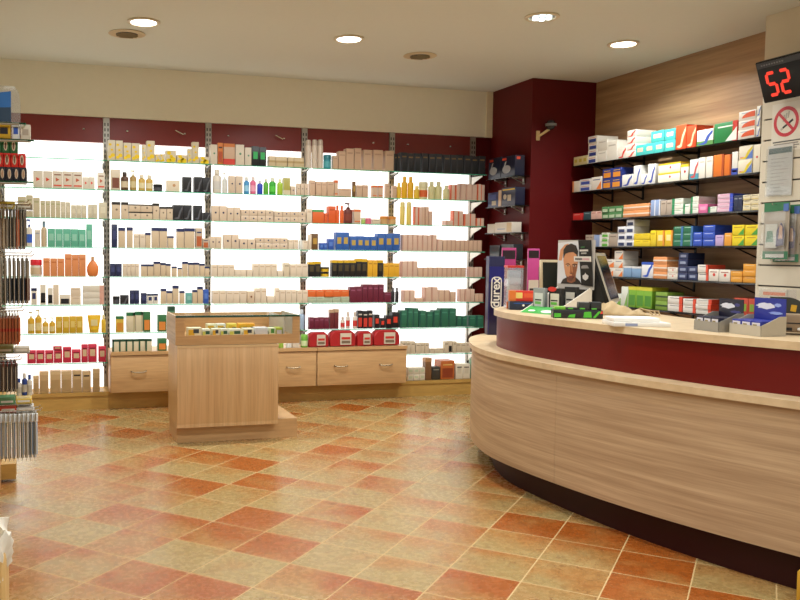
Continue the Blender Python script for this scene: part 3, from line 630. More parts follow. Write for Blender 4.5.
# ---- bay 4
R(4, 1, [(306.5, 324.3, 28.5, 'wsp', 3), (325, 332.7, 14, 'tj'), (333.4, 338.5, 13, 'tan'), (339, 346.2, 18, 'tan'), (346.7, 354.5, 21, 'tan'), (355, 362, 21, 'tan'), (363.7, 372, 20, 'tan'), (374, 383.4, 20, 'tan'), (385.7, 394.3, 20, 'tan')])
R(4, 2, [(310, 315.4, 15, 'tan'), (316, 327, 14, 'tan', 2), (327.6, 334.7, 15, 'tan'), (335, 338.5, 16, 'oa'), (339.7, 352, 8, 'tan'), (353, 356, 15, 'go2'), (357, 368.4, 12, 'tan', 2), (372.8, 377.5, 12, 'oa'), (378.8, 383.4, 12, 'oa'), (386, 390, 14, 'tan'), (392.8, 397, 12, 'tan')])
R(4, 3, [(307, 312.7, 14, 'bf'), (313, 324.5, 13, 'ot'), (325, 328.4, 10, 'oc'), (328.8, 336, 17, 'oc'), (336.2, 344.6, 18, 'obt', 2), (345, 353.7, 21, 'rbp'), (354.2, 361, 14, 'oa'), (362, 366.4, 6, 'gj'), (366.6, 372.4, 6, 'pj'), (373, 381, 5, 'sm'), (381.7, 389.7, 8, 'oj'), (390.2, 398, 8, 'oj')])
R(4, 4, [(308.6, 312, 15, 'be'), (312.3, 318.7, 16, 'go2'), (320, 328, 7, 'bl', 2), (328.5, 334.3, 11, 'bl'), (336, 349.8, 18, 'bg', 2), (350.6, 377.5, 14, 'bg', 4), (377.8, 400.4, 17, 'bg', 3)])
R(4, 5, [(309, 321.5, 15, 'ky', 2), (322, 330.5, 10, 'kyj', 1, 2), (332, 343.5, 17, 'ky', 2), (344, 356, 17, 'ky', 2), (356.4, 367.6, 18, 'ky', 2), (368, 377.8, 17, 'ye', 2), (378, 383.2, 17, 'ky'), (384, 400, 14, 'ye', 3)])
R(4, 6, [(308, 349.5, 6, 'pg', 5), (308, 349.5, 7, 'og', 5, 1, 6.1), (350, 362.5, 16, 'ma', 2), (362.8, 384, 18, 'ma', 4), (384.4, 391.3, 10, 'ma'), (392, 399.3, 15, 'kb', 2)])
R(4, 7, [(309.3, 329.4, 12, 'ma', 4), (330, 339, 20, 'mb', 2), (341.3, 346, 12, 'wrs'), (346.7, 351, 17, 'wrs'), (353.3, 358, 17, 'wrs'), (358.2, 368, 18, 'kr', 2), (368.3, 373, 18, 'kr'), (374.7, 380, 14, 'kr2'), (380.8, 385.5, 10, 'kr2'), (386, 392, 13, 'kr2'), (392.3, 399, 16, 'kr2')])
R(4, 10, [(309.5, 329.5, 15, 'gbag'), (330.5, 356.5, 16, 'gbag'), (357.5, 373.5, 15, 'gbag'), (374.5, 400.5, 16, 'gbag')])
# ---- bay 5
R(5, 1, [(395, 400.6, 17.5, 'kt2', 2), (401.2, 421, 18.5, 'kt2', 3), (422.2, 442.6, 18.5, 'kt2', 3), (443.8, 464, 18.5, 'kt2', 3), (464.8, 486, 18, 'kt2', 3)])
R(5, 2, [(397.6, 402.6, 16, 'ybt'), (402.8, 414.8, 22, 'ycc', 2), (415, 420.7, 13, 'ybt'), (421, 429.6, 17, 'co'), (430, 443.8, 18, 'cc', 2), (444.6, 451, 14, 'cc'), (451.3, 460.2, 15, 'bs', 2), (460.5, 477.8, 16, 'pk', 3), (478, 485.5, 16, 'bs', 2)])
R(5, 3, [(401, 405.8, 23, 'ysl'), (408, 412.8, 23, 'ysl'), (415, 422.4, 18, 'bs', 2), (422.6, 429, 18, 'pk2', 2), (429.2, 432.6, 14, 'pk2'), (446, 453.3, 5, 'pk'), (453.6, 464, 15, 'bs', 2), (464.4, 476.4, 12, 'bs', 2), (476.8, 484.6, 8, 'bs', 2)])
R(5, 4, [(403, 437, 16, 'pk', 7), (437.3, 442.8, 12, 'pk'), (443.2, 482.5, 11, 'pk2', 9)])
R(5, 5, [(402, 418, 16, 'pk', 3), (419, 466.6, 9.5, 'pk2', 10), (469, 483, 10, 'pk', 3)])
R(5, 6, [(404, 415.5, 12, 'pk', 2), (416, 424.8, 4, 'pk2'), (425.2, 438.2, 15, 'pk', 2), (440, 450, 12, 'pk2', 2), (450.6, 456, 10, 'pk2'), (460, 475, 13, 'pk', 3), (475.4, 483.8, 8, 'pk2', 2)])
R(5, 7, [(400.3, 407, 18, 'gr'), (407.3, 418.8, 20, 'gr', 2), (419.2, 426, 17, 'gr'), (426.3, 433, 16, 'gr'), (433.3, 440, 17, 'gr'), (440.4, 456.3, 19, 'gr', 2), (457, 467.4, 11, 'gr', 2), (469, 483.6, 11, 'gr', 2)])
R(5, 8, [(402, 415.5, 13, 'sm', 3), (416, 429.3, 11, 'sm', 3), (430, 444, 5, 'sm', 3), (444.4, 448.6, 12, 'sm'), (448.8, 452.8, 12, 'smk'), (453, 456.6, 12, 'sm'), (457, 471, 10, 'sm', 3)])
R(5, 9, [(408, 425.2, 13, 'ws', 3, 2), (425.6, 432, 22, 'bx'), (432.3, 440.6, 13, 'dk'), (441, 454.8, 19, 'ox'), (456, 463, 15, 'wc'), (463.3, 470.5, 15, 'wc'), (471, 478, 20, 'gx')])

# ------------------------------------------------------------------ right wall shelves
RSZ = [2.401, 2.137, 1.854, 1.586, 1.304, 1.032]
SX = 5.12; SY0, SY1 = 5.175, 7.54
for k, z in enumerate(RSZ):
    t = thing('wall_shelf', f'dark wall shelf on the wood-clad right wall, {ORD[k]} from the top', 'shelf', (SX, SY0, z), group='dark shelves on the right wall')
    MB().box(0, .285, 0, SY1-SY0, -.014, -.001, M_DGLASS).build('shelf_board', t)
    for y in (.25, .95, 1.65, 2.1):
        q = MB().box(.04, .285, -.005, .005, -.026, -.0145, M_BLACK).box(.272, .285, -.009, .009, -.11, -.0145, M_BLACK).tube([(.06, 0, -.022), (.274, 0, -.1)], .006, M_BLACK)
        o = q.build('shelf_bracket', t); o.location = (0, y, 0)
STY.update({
 'ygr': ('c', '#c9b98a', [('L', '#b5a03c')], 'small cream carton with olive mark'),
 'nv6': ('c', '#dcd5c8', [('P', '#273a7c'), ('h', '#c04a3c')], 'white carton with navy and red mark'),
 'wh': ('c', '#ddd6c8', [('h', '#b8b0a4')], 'plain white carton'),
 'wrd': ('c', '#e0d8ca', [('S', '#cf3a30')], 'white carton with red curve'),
 'tq': ('c', '#45b3ac', [('L', '#e6b8a0')], 'turquoise carton with pink oval'),
 'orr': ('c', '#d84a22', [('S', '#f0c09a')], 'tall red-orange carton'),
 'wbc': ('c', '#dfdcd6', [('B', '#5a8a4a'), ('S', '#3a55a8')], 'white carton with blue curve'),
 'grn': ('c', '#1f7a3c', [('h', '#dfe8d8'), ('R', '#c83a2c'), ('Q', '#dfe4d8')], 'wide green carton with red side'),
 'woa': ('c', '#ddd4c6', [('O', '#d8582c'), ('h', '#8a9ab0')], 'white carton with orange arc'),
 'wbs': ('c', '#e0dcd2', [('S', '#4a6ab4')], 'white carton with blue stroke'),
 'ow': ('c', '#dcd0bc', [('V', '#d8824c')], 'white carton with orange side'),
 'bow': ('c', '#d8d4cc', [('P', '#3a4ea0'), ('h', '#c85a48')], 'white carton with blue block'),
 'nor': ('c', '#24347a', [('P', '#d88a2c'), ('h', '#d8a83a')], 'navy carton with orange oval'),
 'wsw': ('c', '#dcd8d0', [('S', '#2c4498')], 'white carton with navy swoosh'),
 'ywt': ('c', '#e0d9c6', [('T', '#e0b82a'), ('D', '#a03040')], 'white carton with yellow lid band'),
 'wrt': ('c', '#cfd2cc', [('S', '#b84a48'), ('B', '#4a8a9a')], 'leaning grey-white carton with red mark'),
 'org': ('c', '#d8701f', [('R', '#a84a1c')], 'tall bright orange carton'),
 'wrb': ('c', '#d8d4ca', [('B', '#3a4ea8'), ('H', '#c8303a')], 'white carton with red and blue foot'),
 'wyb': ('c', '#dcd2bc', [('S', '#d8c02c'), ('H', '#cf4a6a'), ('Q', '#5a78b8')], 'tall cream carton with yellow blue print'),
 'wpl': ('c', '#dcd2bc', [('D', '#cf4a4a')], 'tall cream carton with red dot'),
 'rd': ('c', '#c8302c', [('h', '#e0b0a0')], 'flat red carton'),
 'dt': ('c', '#2f4a50', [('h', '#9ab0b0')], 'dark teal carton'),
 'pw': ('c', '#cfa89a', [('h', '#a04a4a')], 'pink-white carton'),
 'gns': ('c', '#4a7a4a', [('P', '#a8b898')], 'green carton with pale print'),
 'orw': ('c', '#d8905a', [('M', '#e0d0bc')], 'peach carton with white stripe'),
 'blw': ('c', '#8a9cc0', [('R', '#d8d8dc')], 'pale blue carton'),
 'gyb': ('c', '#a89888', [('h', '#7a6a5c')], 'greyish carton'),
 'gnw': ('c', '#dcdcd0', [('V', '#2c8a5a'), ('h', '#2c8a5a')], 'white carton with green end'),
 'pkk': ('c', '#d86a9a', [('L', '#e4a0bc')], 'pink carton'),
 'pkb': ('c', '#d8b4c4', [('R', '#3a4eb8'), ('h', '#d0587c')], 'pink carton with blue end'),
 'dbl': ('c', '#232c48', [('h', '#8a8c98')], 'dark navy carton'),
 'wyl': ('c', '#dccfae', [('h', '#2a2a2a'), ('H', '#d8b83a')], 'cream carton with striped bars'),
 'gbl': ('c', '#d4d8c4', [('P', '#5aa83a'), ('h', '#1c1c1c')], 'white carton with green block'),
 'bwn': ('c', '#dcdce0', [('P', '#28365c')], 'white carton with navy block'),
 'yel': ('c', '#dcc022', [('h', '#b89a1c')], 'flat yellow carton'),
 'yor': ('c', '#e0b822', [('R', '#d88a2c'), ('L', '#ecd890')], 'yellow carton with orange edge'),
 'dgn': ('c', '#23694a', [('h', '#b8d0c0'), ('R', '#3a6aa0')], 'green carton with blue edge'),
 'rbl': ('c', '#2c4eb0', [('h', '#c8d0e8')], 'royal blue carton'),
 'brn': ('c', '#8c7a66', [('h', '#6a5a4a')], 'brown-grey carton'),
 'lil': ('c', '#b8a0c8', [('h', '#8a70a8')], 'lilac carton'),
 'orl': ('c', '#e09a34', [('h', '#e8d0a0')], 'orange carton with pale bar'),
 'yld': ('c', '#e0c81c', [('Q', '#4a9a3a'), ('h', '#a87a1c')], 'bright yellow carton with green corner'),
 'wor': ('c', '#ddd6ca', [('Q', '#e07a34'), ('h', '#5a6a8a')], 'white carton with orange corner'),
 'bls': ('c', '#7a9cc0', [('T', '#d8d8d8')], 'low light blue carton'),
 'bwv': ('c', '#dfdfe2', [('S', '#2f55b8'), ('T', '#2f55b8')], 'white carton with blue wave'),
 'wr2': ('c', '#ddd4c6', [('D', '#cf3a2c'), ('h', '#a0584c')], 'white carton with red dots'),
 'nvy': ('c', '#2a3458', [('L', '#8a93ac')], 'navy carton with white mark'),
 'wre': ('c', '#dcd6cc', [('R', '#d8482c'), ('h', '#6a6a70')], 'white carton with red end'),
 'gny': ('c', '#78aa30', [('T', '#d0c83a'), ('P', '#4a8a2c')], 'green and yellow carton'),
 'gst': ('c', '#7a9a3a', [('M', '#2c4a24')], 'moss green carton'),
 'grr': ('c', '#b5422c', [('L', '#7a9a34')], 'red and green carton'),
 'wgn': ('c', '#d8dcd0', [('Q', '#7aa84a')], 'white carton with green corner'),
})
RF = 5.136
def wall_row(sh, items):
    z = RSZ[sh-1]; where = f"{ORD[sh-1]} shelf down, wooden right wall"; grp = f"medicine cartons on the {ORD[sh-1]} shelf of the right wall"
    for it in items:
        x0, x1, hp, code = it[:4]; n = it[4] if len(it) > 4 else 1; lay = it[5] if len(it) > 5 else 1; zb = it[6] if len(it) > 6 else 0; dd = it[7] if len(it) > 7 else .17
        yl, yr = ((166, 138), (192, 175), (220, 211), (248, 248), (275, 284), (303, 319))[sh-1]; pyy = lambda x: yl+(yr-yl)*(x-573)/187-8
        ya = onX(x0, pyy(x0), RF).y; yb = onX(x1, pyy(x1), RF).y; ww = (ya-yb)/n
        xm = (x0+x1)/2; k = (onX(xm, 230, RF).z-onX(xm, 240, RF).z)/10; h = hp*k/lay
        for j in range(n):
            for l in range(lay):
                lab = '' if lay == 1 else (('lower', 'upper') if lay == 2 else ('lowest', 'middle', 'top') if lay == 3 else ('lowest', 'second-level', 'third-level', 'top'))[l]
                place(sh, code, ww-.003, h-.0015, dd, (RF+random.uniform(0, .006), ya-ww*(j+.5), z+.0005+l*h+zb*k), -PI/2, where, grp, lab if zb == 0 else 'raised')
W = wall_row
W(1, [(573.5, 587.2, 9, 'ygr', 3), (587.6, 596.6, 27, 'nv6', 1, 4, 0, .24), (597, 606.4, 22, 'wh', 1, 2, 0, .22), (606.8, 617, 19, 'wh'), (617.4, 626, 11.5, 'wrd'), (626.4, 635.2, 27, 'wrd', 1, 4, 0, .22), (635.6, 663.6, 11, 'tq', 3), (650.4, 663.6, 11, 'tq', 1, 1, 11.2), (664, 675, 22, 'tq', 1, 2), (675.4, 686, 24, 'orr'), (686.4, 696, 22, 'orr'), (696.4, 713, 16, 'wbc'), (713.6, 737, 20, 'grn'), (737.6, 755, 28, 'woa', 1, 3), (755.6, 760, 31, 'wbs', 1, 3)])
W(2, [(572.5, 579, 11, 'ow'), (579.4, 590.8, 12, 'bow', 1, 2), (591.2, 601.6, 13, 'wor'), (602, 621, 20, 'nor', 2, 2), (622, 632.6, 12, 'wsw'), (633, 640, 20, 'wsw'), (640.4, 647, 11, 'wsw'), (647.4, 655, 20, 'wsw'), (658, 680, 19, 'ywt', 1, 2), (680.4, 688, 16, 'ywt'), (689, 698, 20, 'wrt'), (698.4, 712, 21, 'wh', 2), (712.5, 723, 22, 'org'), (723.4, 730.4, 21, 'org'), (731, 737, 23, 'wrb'), (737.6, 752, 28, 'wyb', 1, 2), (752.4, 759.6, 28, 'wpl')])
W(3, [(572.5, 581, 7, 'rd'), (583, 590.4, 8, 'dt'), (591, 601.3, 8, 'pw', 2), (601.7, 622, 12, 'gns', 3, 2), (623, 649, 13, 'orw', 2, 2), (650, 660, 16, 'blw', 2), (660.4, 671.6, 15, 'gyb', 2), (672, 683, 16, 'gnw', 1, 3), (683.4, 690, 10, 'gnw'), (690.4, 698, 17, 'gnw', 1, 3), (698.4, 707.6, 9, 'pkk'), (708, 716.4, 6, 'gnw'), (717, 732.6, 18, 'pkb', 1, 4), (733, 742, 16, 'dbl', 2), (742.4, 758.6, 16, 'wyl', 2, 3)])
W(4, [(585, 593, 12, 'gyb', 2), (593.4, 600.6, 12, 'blw'), (601, 608, 14, 'gbl', 1, 3), (608.4, 617, 13, 'gyb'), (617.4, 625, 20, 'bwn', 1, 3), (625.4, 633, 27, 'bwn', 1, 4), (633.4, 649.8, 13, 'yel', 2, 2), (650.2, 656, 16, 'yel'), (656.4, 672.2, 16, 'yor', 2), (672.6, 692.4, 20, 'dgn', 2, 3), (693, 702, 14, 'rbl', 1, 2), (702.4, 714.6, 21, 'rbl', 1, 3), (715, 723.4, 11, 'lil'), (723.8, 731.2, 13, 'orl'), (731.6, 743.8, 21, 'yld', 1, 2), (744.2, 757.4, 21, 'yld', 1, 2)])
W(5, [(598, 613.6, 17, 'wor', 1, 2), (614, 622.6, 26, 'wor', 1, 3), (623, 631, 11, 'bls'), (631.4, 640.4, 11, 'bls'), (641, 652.6, 16, 'bwv'), (653, 666.6, 22, 'orw', 1, 3), (667, 677.2, 12, 'wr2', 1, 2), (677.6, 687, 27, 'nvy', 1, 4), (687.4, 697, 14, 'nvy', 1, 2), (697.4, 707.8, 16, 'wre', 1, 2), (708.2, 718.4, 12, 'wr2'), (718.8, 730, 12, 'wr2'), (730.6, 742, 11, 'orl', 1, 2), (742.4, 755.6, 19, 'orl', 1, 3)])
W(6, [(611, 620.6, 12, 'wgn'), (621, 627.6, 20, 'wgn'), (628, 651.6, 21, 'gny', 3), (655, 667, 18, 'gst', 2, 2), (667.4, 682, 15, 'wre', 1, 2), (682.4, 695, 14, 'wre', 1, 2), (695.4, 711, 15, 'wre', 1, 3), (733, 755, 20, 'grr', 3)])
finish_labels()

# ------------------------------------------------------------------ slat wall with notices
SLX, SLY = 5.1, 5.157
b = MB().box(.012, .03, -3.4, 0, 0, CEIL-.002, M_GROOVE)
GZ = [2.51-.1526*k for k in range(16)]
edges = [CEIL-.002]+GZ+[.002]
for k in range(len(edges)-1):
    z1, z0 = edges[k]-(.006 if k else 0), edges[k+1]+.006; b.box(0, .012, -3.4, -.02, max(z0, .002), z1, M_SLAT)
o = b.box(0, .03, -.0195, .001, .002, CEIL-.002, M_SLAT).build('slat_panel', None, (SLX, SLY, 0))
tag(o, 'tall cream slat-wall panel with dark grooves at the right edge', 'panel')
def on_slat(px, py): return onX(px, py, SLX)
FLAT = Matrix(((0, 0, -1, 0), (-1, 0, 0, 0), (0, 1, 0, 0), (0, 0, 0, 1)))      # (a, b, out) -> wall plane facing -X
# queue number display
pa, pb = on_slat(766, 104), on_slat(766, 62)
hh = .295; ww = .4
t = thing('queue_display', 'tilted black queue number display showing red digits 52', 'display', (SLX-.11, pa.y-.12, pa.z-.015)); t.rotation_euler = (0, math.radians(-19), 0)
def fl(poly, z0, z1, m, bb): bb.prism(poly, z0, z1, m, FLAT)
bb = MB().cbox(-.03, .03, -ww, 0, 0, hh, mat('#0b0b0c', .35, 0, .06, .3), .006); bb.build('housing', t)
MB().box(.0305, .11, -ww*.7, -ww*.3, hh*.1, hh*.4, M_DARK).build('wall_bracket', t)
bb = MB(); fl([(.012, hh-.05), (ww-.012, hh-.05), (ww-.012, hh-.012), (.012, hh-.012)], .031, .033, mat('#26262a', .3), bb)
for k in range(9): fl([(.05+k*.022, hh-.036), (.064+k*.022, hh-.036), (.064+k*.022, hh-.026), (.05+k*.022, hh-.026)], .0332, .034, mat('#6a6a6c', .4), bb)
bb.build('name_strip', t)
M_LED = emit('led_red', (1, .045, .02, 1), 1.0); M_LED.node_tree.nodes['Principled BSDF'].inputs['Base Color'].default_value = (.05, .005, .005, 1); M_LEDO = mat('#2a0a0a', .4)
def digit(n, x0):
    on = {'5': 'afgcd', '2': 'abged'}[n]; w, h, z0, q = .068, .155, .035, .023
    r = q/2; e = q*.14; m2 = h/2
    for sgm, (ax, az, cx_, cz) in dict(a=(e, h, w-e, h), d=(e, 0, w-e, 0), g=(e, m2, w-e, m2), f=(0, m2+e, 0, h-e), b=(w, m2+e, w, h-e), e=(0, e, 0, m2-e), c=(w, e, w, m2-e)).items():
        if sgm not in on: continue
        if az == cz: P = [(ax, az), (ax+r*.6, az+r), (cx_-r*.6, az+r), (cx_, az), (cx_-r*.6, az-r), (ax+r*.6, az-r)]
        else: P = [(ax, az), (ax-r, az+r*.6), (ax-r, cz-r*.6), (ax, cz), (ax+r, cz-r*.6), (ax+r, az+r*.6)]
        bb = MB(); fl([(x0+p[0], z0+p[1]+.012) for p in P], .031, .0325, M_LED, bb); bb.build('digit_segment', t)
digit('5', .075); digit('2', .186)
# no smoking notice
pc = on_slat(786.5, 121.5)
t = thing('smoking_notice', 'white paper notice with red crossed-out cigarette on slat wall', 'sign', (SLX-.001, pc.y, pc.z))
bb = MB(); fl([(-.125, -.21), (.14, -.21), (.14, .135), (-.125, .135)], 0.0005, .002, mat('#d8d0c0', .6), bb); bb.build('sheet', t)
bb = MB(); n = 28; M_SR = mat('#c02230', .5)
ring = [(.108*math.cos(2*PI*k/n), .108*math.sin(2*PI*k/n)) for k in range(n)]; rin = [(.083*math.cos(2*PI*k/n), .083*math.sin(2*PI*k/n)) for k in range(n)]
for k in range(n): j = (k+1) % n; fl([ring[k], ring[j], rin[j], rin[k]], .002, .003, M_SR, bb)
fl([(-.066, .052), (-.052, .066), (.066, -.052), (.052, -.066)], .0035, .0042, M_SR, bb); bb.build('prohibition_ring', t)
bb = MB(); fl([(-.05, -.048), (-.042, -.06), (.062, .0), (.055, .014)], .002, .003, M_BLACK, bb); fl([(-.05, -.048), (-.042, -.06), (-.022, -.048), (-.03, -.036)], .003, .0034, mat('#b8b0a0'), bb)
for k in range(3): fl([(-.03+k*.02, .0+k*.012), (-.02+k*.02, .0+k*.012), (-.01+k*.02, .05+k*.01), (-.022+k*.02, .05+k*.01)], .002, .003, mat('#aaa498'), bb)
bb.build('cigarette', t)
bb = MB()
for k, (w0, w1, q) in enumerate(((-.11, .125, '#4a463f'), (-.1, .11, '#8a847a'), (-.1, .12, '#8a847a'), (-.09, .1, '#8a847a'))): fl([(w0, -.145-k*.017), (w1, -.145-k*.017), (w1, -.136-k*.017), (w0, -.136-k*.017)], .002, .003, mat(q), bb)
bb.build('print_lines', t)
# document pocket
p0, p1 = on_slat(767, 196), on_slat(767, 147); pe = on_slat(793, 170); W_ = p0.y-pe.y; H_ = p1.z-p0.z
t = thing('document_pocket', 'clear pocket with pale printed sheet below the smoking notice', 'document', (SLX-.004, p0.y, p0.z))
bb = MB(); fl([(0, 0), (W_, 0), (W_, H_), (0, H_)], 0, .003, mat('#c4c0b8', .5), bb); bb.build('sheet', t)
bb = MB(); fl([(.01, H_-.06), (W_-.01, H_-.06), (W_-.01, H_-.02), (.01, H_-.02)], .0032, .0045, mat('#3f5a58'), bb)
for k in range(11): fl([(.03, H_-.1-k*.026), (W_-.04-(k % 3)*.03, H_-.1-k*.026), (W_-.04-(k % 3)*.03, H_-.094-k*.026), (.03, H_-.094-k*.026)], .0032, .004, mat('#a9a6a0'), bb)
bb.build('printed_header', t)
bb = MB(); fl([(-.006, -.012), (W_+.006, -.012), (W_+.006, H_*.95), (-.006, H_*.95)], .01, .012, M_FILM, bb); bb.build('clear_cover', t)
# hanging blister pack
p0, p1 = on_slat(763, 259), on_slat(762, 204); pe = on_slat(789, 230); W_ = p0.y-pe.y; H_ = p1.z-p0.z
def hang_pack(y, x, z, lab):
    t = thing('hanging_pack', lab, 'package', (x, y, z), group='hanging packs on the slat wall')
    bb = MB(); fl([(0, 0), (W_, 0), (W_, H_), (0, H_)], 0, .004, mat('#a89a88', .5), bb); bb.build('card', t)
    bb = MB(); fl([(0, H_*.83), (W_, H_*.86), (W_, H_), (0, H_)], .004, .007, mat('#2e7048'), bb); bb.build('header', t); bb = MB(); fl([(W_*.78, H_*.84), (W_*.98, H_*.84), (W_*.98, H_*.97), (W_*.78, H_*.97)], .0072, .009, mat('#4a68a8'), bb); bb.build('header_mark', t); bb = MB()
    fl([(0, 0), (W_, 0), (W_, H_*.14), (0, H_*.14)], .004, .007, mat('#3f7a58'), bb); fl([(W_*.12, H_*.03), (W_*.86, H_*.03), (W_*.86, H_*.09), (W_*.12, H_*.09)], .007, .009, mat('#d8d4ca'), bb)
    bb.build('foot_strip', t)
    bb = MB(); fl([(W_*.16, H_*.2), (W_*.62, H_*.2), (W_*.62, H_*.62), (W_*.16, H_*.62)], .02, .024, mat('#d4d0c4'), bb); fl([(W_*.2, H_*.3), (W_*.5, H_*.3), (W_*.45, H_*.5), (W_*.24, H_*.5)], .024, .026, mat('#7a9a84'), bb)
    fl([(W_*.6, H_*.22), (W_*.88, H_*.25), (W_*.9, H_*.52), (W_*.78, H_*.64), (W_*.62, H_*.5)], .02, .026, mat('#4a3f66'), bb); fl([(W_*.7, H_*.36), (W_*.86, H_*.36), (W_*.84, H_*.58), (W_*.74, H_*.6)], .026, .028, mat('#cfa48a'), bb); bb.build('insert_print', t)
    bb = MB(); fl([(W_*.02, H_*.02), (W_*.98, H_*.02), (W_*.98, H_*.84), (W_*.02, H_*.84)], .034, .036, M_FILM, bb); bb.build('clear_cover', t)
    MB().tube([(SLX-x, -W_/2, H_*.96), (-.045, -W_/2, H_*.96), (-.05, -W_/2, H_*.985)], .003, M_CHROME).build('hook', t)
hang_pack(onX(763, 259, SLX-.05).y, SLX-.05, p0.z, 'hanging clear pack with green header and picture card, the front one')
hang_pack(p0.y-.1, SLX-.006, p0.z-.02, 'hanging clear pack with green header, the one behind the front pack')
p0, p1 = on_slat(762, 309), on_slat(762, 289); pe = on_slat(787, 300); W_ = p0.y-pe.y; H_ = p1.z-p0.z
t = thing('hanging_pack', 'clear hanging pack with orange lettering bars low on slat wall', 'package', (SLX-.002, p0.y, p0.z))
bb = MB(); fl([(0, 0), (W_, 0), (W_, H_), (0, H_)], 0, .004, mat('#d4c6b2'), bb); bb.build('card', t)
bb = MB()
for k, (q0, q1) in enumerate(((.72, .88), (.45, .52), (.36, .42), (.26, .31), (.14, .2))): fl([(W_*.05, H_*q0), (W_*(.95-.1*(k % 2)), H_*q0), (W_*(.95-.1*(k % 2)), H_*q1), (W_*.05, H_*q1)], .004, .005, mat('#dc7a52'), bb)
bb.build('print_lines', t)
bb = MB(); fl([(-.01, -.01), (W_+.1, -.01), (W_+.1, H_+.01), (-.01, H_+.01)], .02, .022, M_FILM, bb); bb.build('clear_cover', t)

# ------------------------------------------------------------------ curved service counter
V2 = lambda L_: [Vector(p) for p in L_]
PAN = crom([(3.85, 1.9), (3.55, 2.25), (3.36, 2.6), (3.21, 2.95), (3.06, 3.35), (2.95, 3.72), (2.87, 4.1), (2.81, 4.55), (2.80, 4.95), (2.875, 5.3), (2.995, 5.6), (3.15, 5.87), (3.34, 6.06), (3.57, 6.2), (3.85, 6.28)], 7)
RED = crom([(3.92, 2.08), (3.62, 2.42), (3.45, 2.72), (3.30, 3.07), (3.19, 3.33), (3.10, 3.62), (3.01, 3.99), (2.95, 4.42), (2.92, 4.78), (2.95, 5.05), (3.02, 5.29), (3.145, 5.48), (3.32, 5.63), (3.55, 5.73), (3.85, 5.76)], 7)
INN = crom([(4.1, 5.76), (3.98, 5.3), (3.9, 4.8), (3.83, 4.25), (3.92, 3.6), (4.15, 3.0), (4.4, 2.5)], 6)
INNP = [Vector((4.12, 6.3))]+INN
PZ0, PZ1, LZ, RZ, TZ = .17, .83, .865, 1.078, 1.117
t = thing('service_counter', 'long curved pharmacy counter with dark red band and wood-grain front', 'counter', (3.3, 4.4, 0))
def part(name, bb): o = bb.build(name, t); o.location = (-3.3, -4.4, 0); return o
TO = [p.lerp(q_, min(1, max(0, (p.y-3.2)/2.6))) for p, q_ in zip(offset(PAN, .055), offset(PAN, .17))]
part('toe_kick', MB().prism([tuple(p) for p in TO]+[tuple(p) for p in INNP], 0, PZ0+.0, M_TOE))
part('carcass', MB().prism([tuple(p) for p in offset(PAN, .022)]+[tuple(p) for p in INNP], PZ0+.0005, PZ1-.0005, mat('#7d6448', .6)))
ii = next(i for i in range(len(PAN)) if PAN[i].y > 4.285); PAN.insert(ii, PAN[ii-1].lerp(PAN[ii], (4.285-PAN[ii-1].y)/(PAN[ii].y-PAN[ii-1].y)))
cut = ii if True else min(range(len(PAN)), key=lambda i: (PAN[i]-Vector((2.84, 4.28))).length)
PI2 = offset(PAN, .02)
def shell(i0, i1): part('front_panel', MB().prism([tuple(p) for p in PAN[i0:i1+1]]+[tuple(p) for p in PI2[i0:i1+1][::-1]], PZ0, PZ1-.001, M_PANEL))
gp = (PAN[cut+1]-PAN[cut]).normalized()*.0008
a0 = PAN[cut].copy(); b0 = PI2[cut].copy()
PAN[cut] = a0-gp; PI2[cut] = b0-gp; shell(0, cut); PAN[cut] = a0+gp; PI2[cut] = b0+gp; shell(cut, len(PAN)-1); PAN[cut] = a0
part('ledge', MB().prism([tuple(p) for p in offset(PAN, -.022)]+[tuple(p) for p in INNP], PZ1, LZ, M_TOP))
part('red_band', MB().prism([tuple(p) for p in RED]+[tuple(p) for p in INN], LZ+.0003, RZ-.0003, M_BAND))
part('worktop', MB().prism([tuple(p) for p in offset(RED, -.022)]+[tuple(p) for p in INN], RZ, TZ, M_TOP))

# ------------------------------------------------------------------ things on the counter
def at(px, py, z=TZ): p = onZ(px, py, z); return (p.x, p.y, z+.0005)
FR = Matrix(((1, 0, 0, 0), (0, 0, -1, 0), (0, 1, 0, 0), (0, 0, 0, 1)))        # (a, b, out) -> plane facing -Y
FACE = -.28                                                    # turned to face the shop floor
def text_mesh(body, size, m, name, parent, mat4, extrude=.0008):
    cu = bpy.data.curves.new('lettering', 'FONT'); cu.body = body; cu.size = size; cu.extrude = extrude; cu.align_x = 'CENTER'; cu.align_y = 'CENTER'; cu.offset = .0016
    o = bpy.data.objects.new('lettering', cu); COL.objects.link(o); bpy.context.view_layer.update()
    me = bpy.data.meshes.new_from_object(o.evaluated_get(bpy.context.evaluated_depsgraph_get())); bpy.data.objects.remove(o)
    me.materials.clear(); me.materials.append(m); n = bpy.data.objects.new(name, me); COL.objects.link(n); n.parent = parent; n.matrix_local = mat4; return n
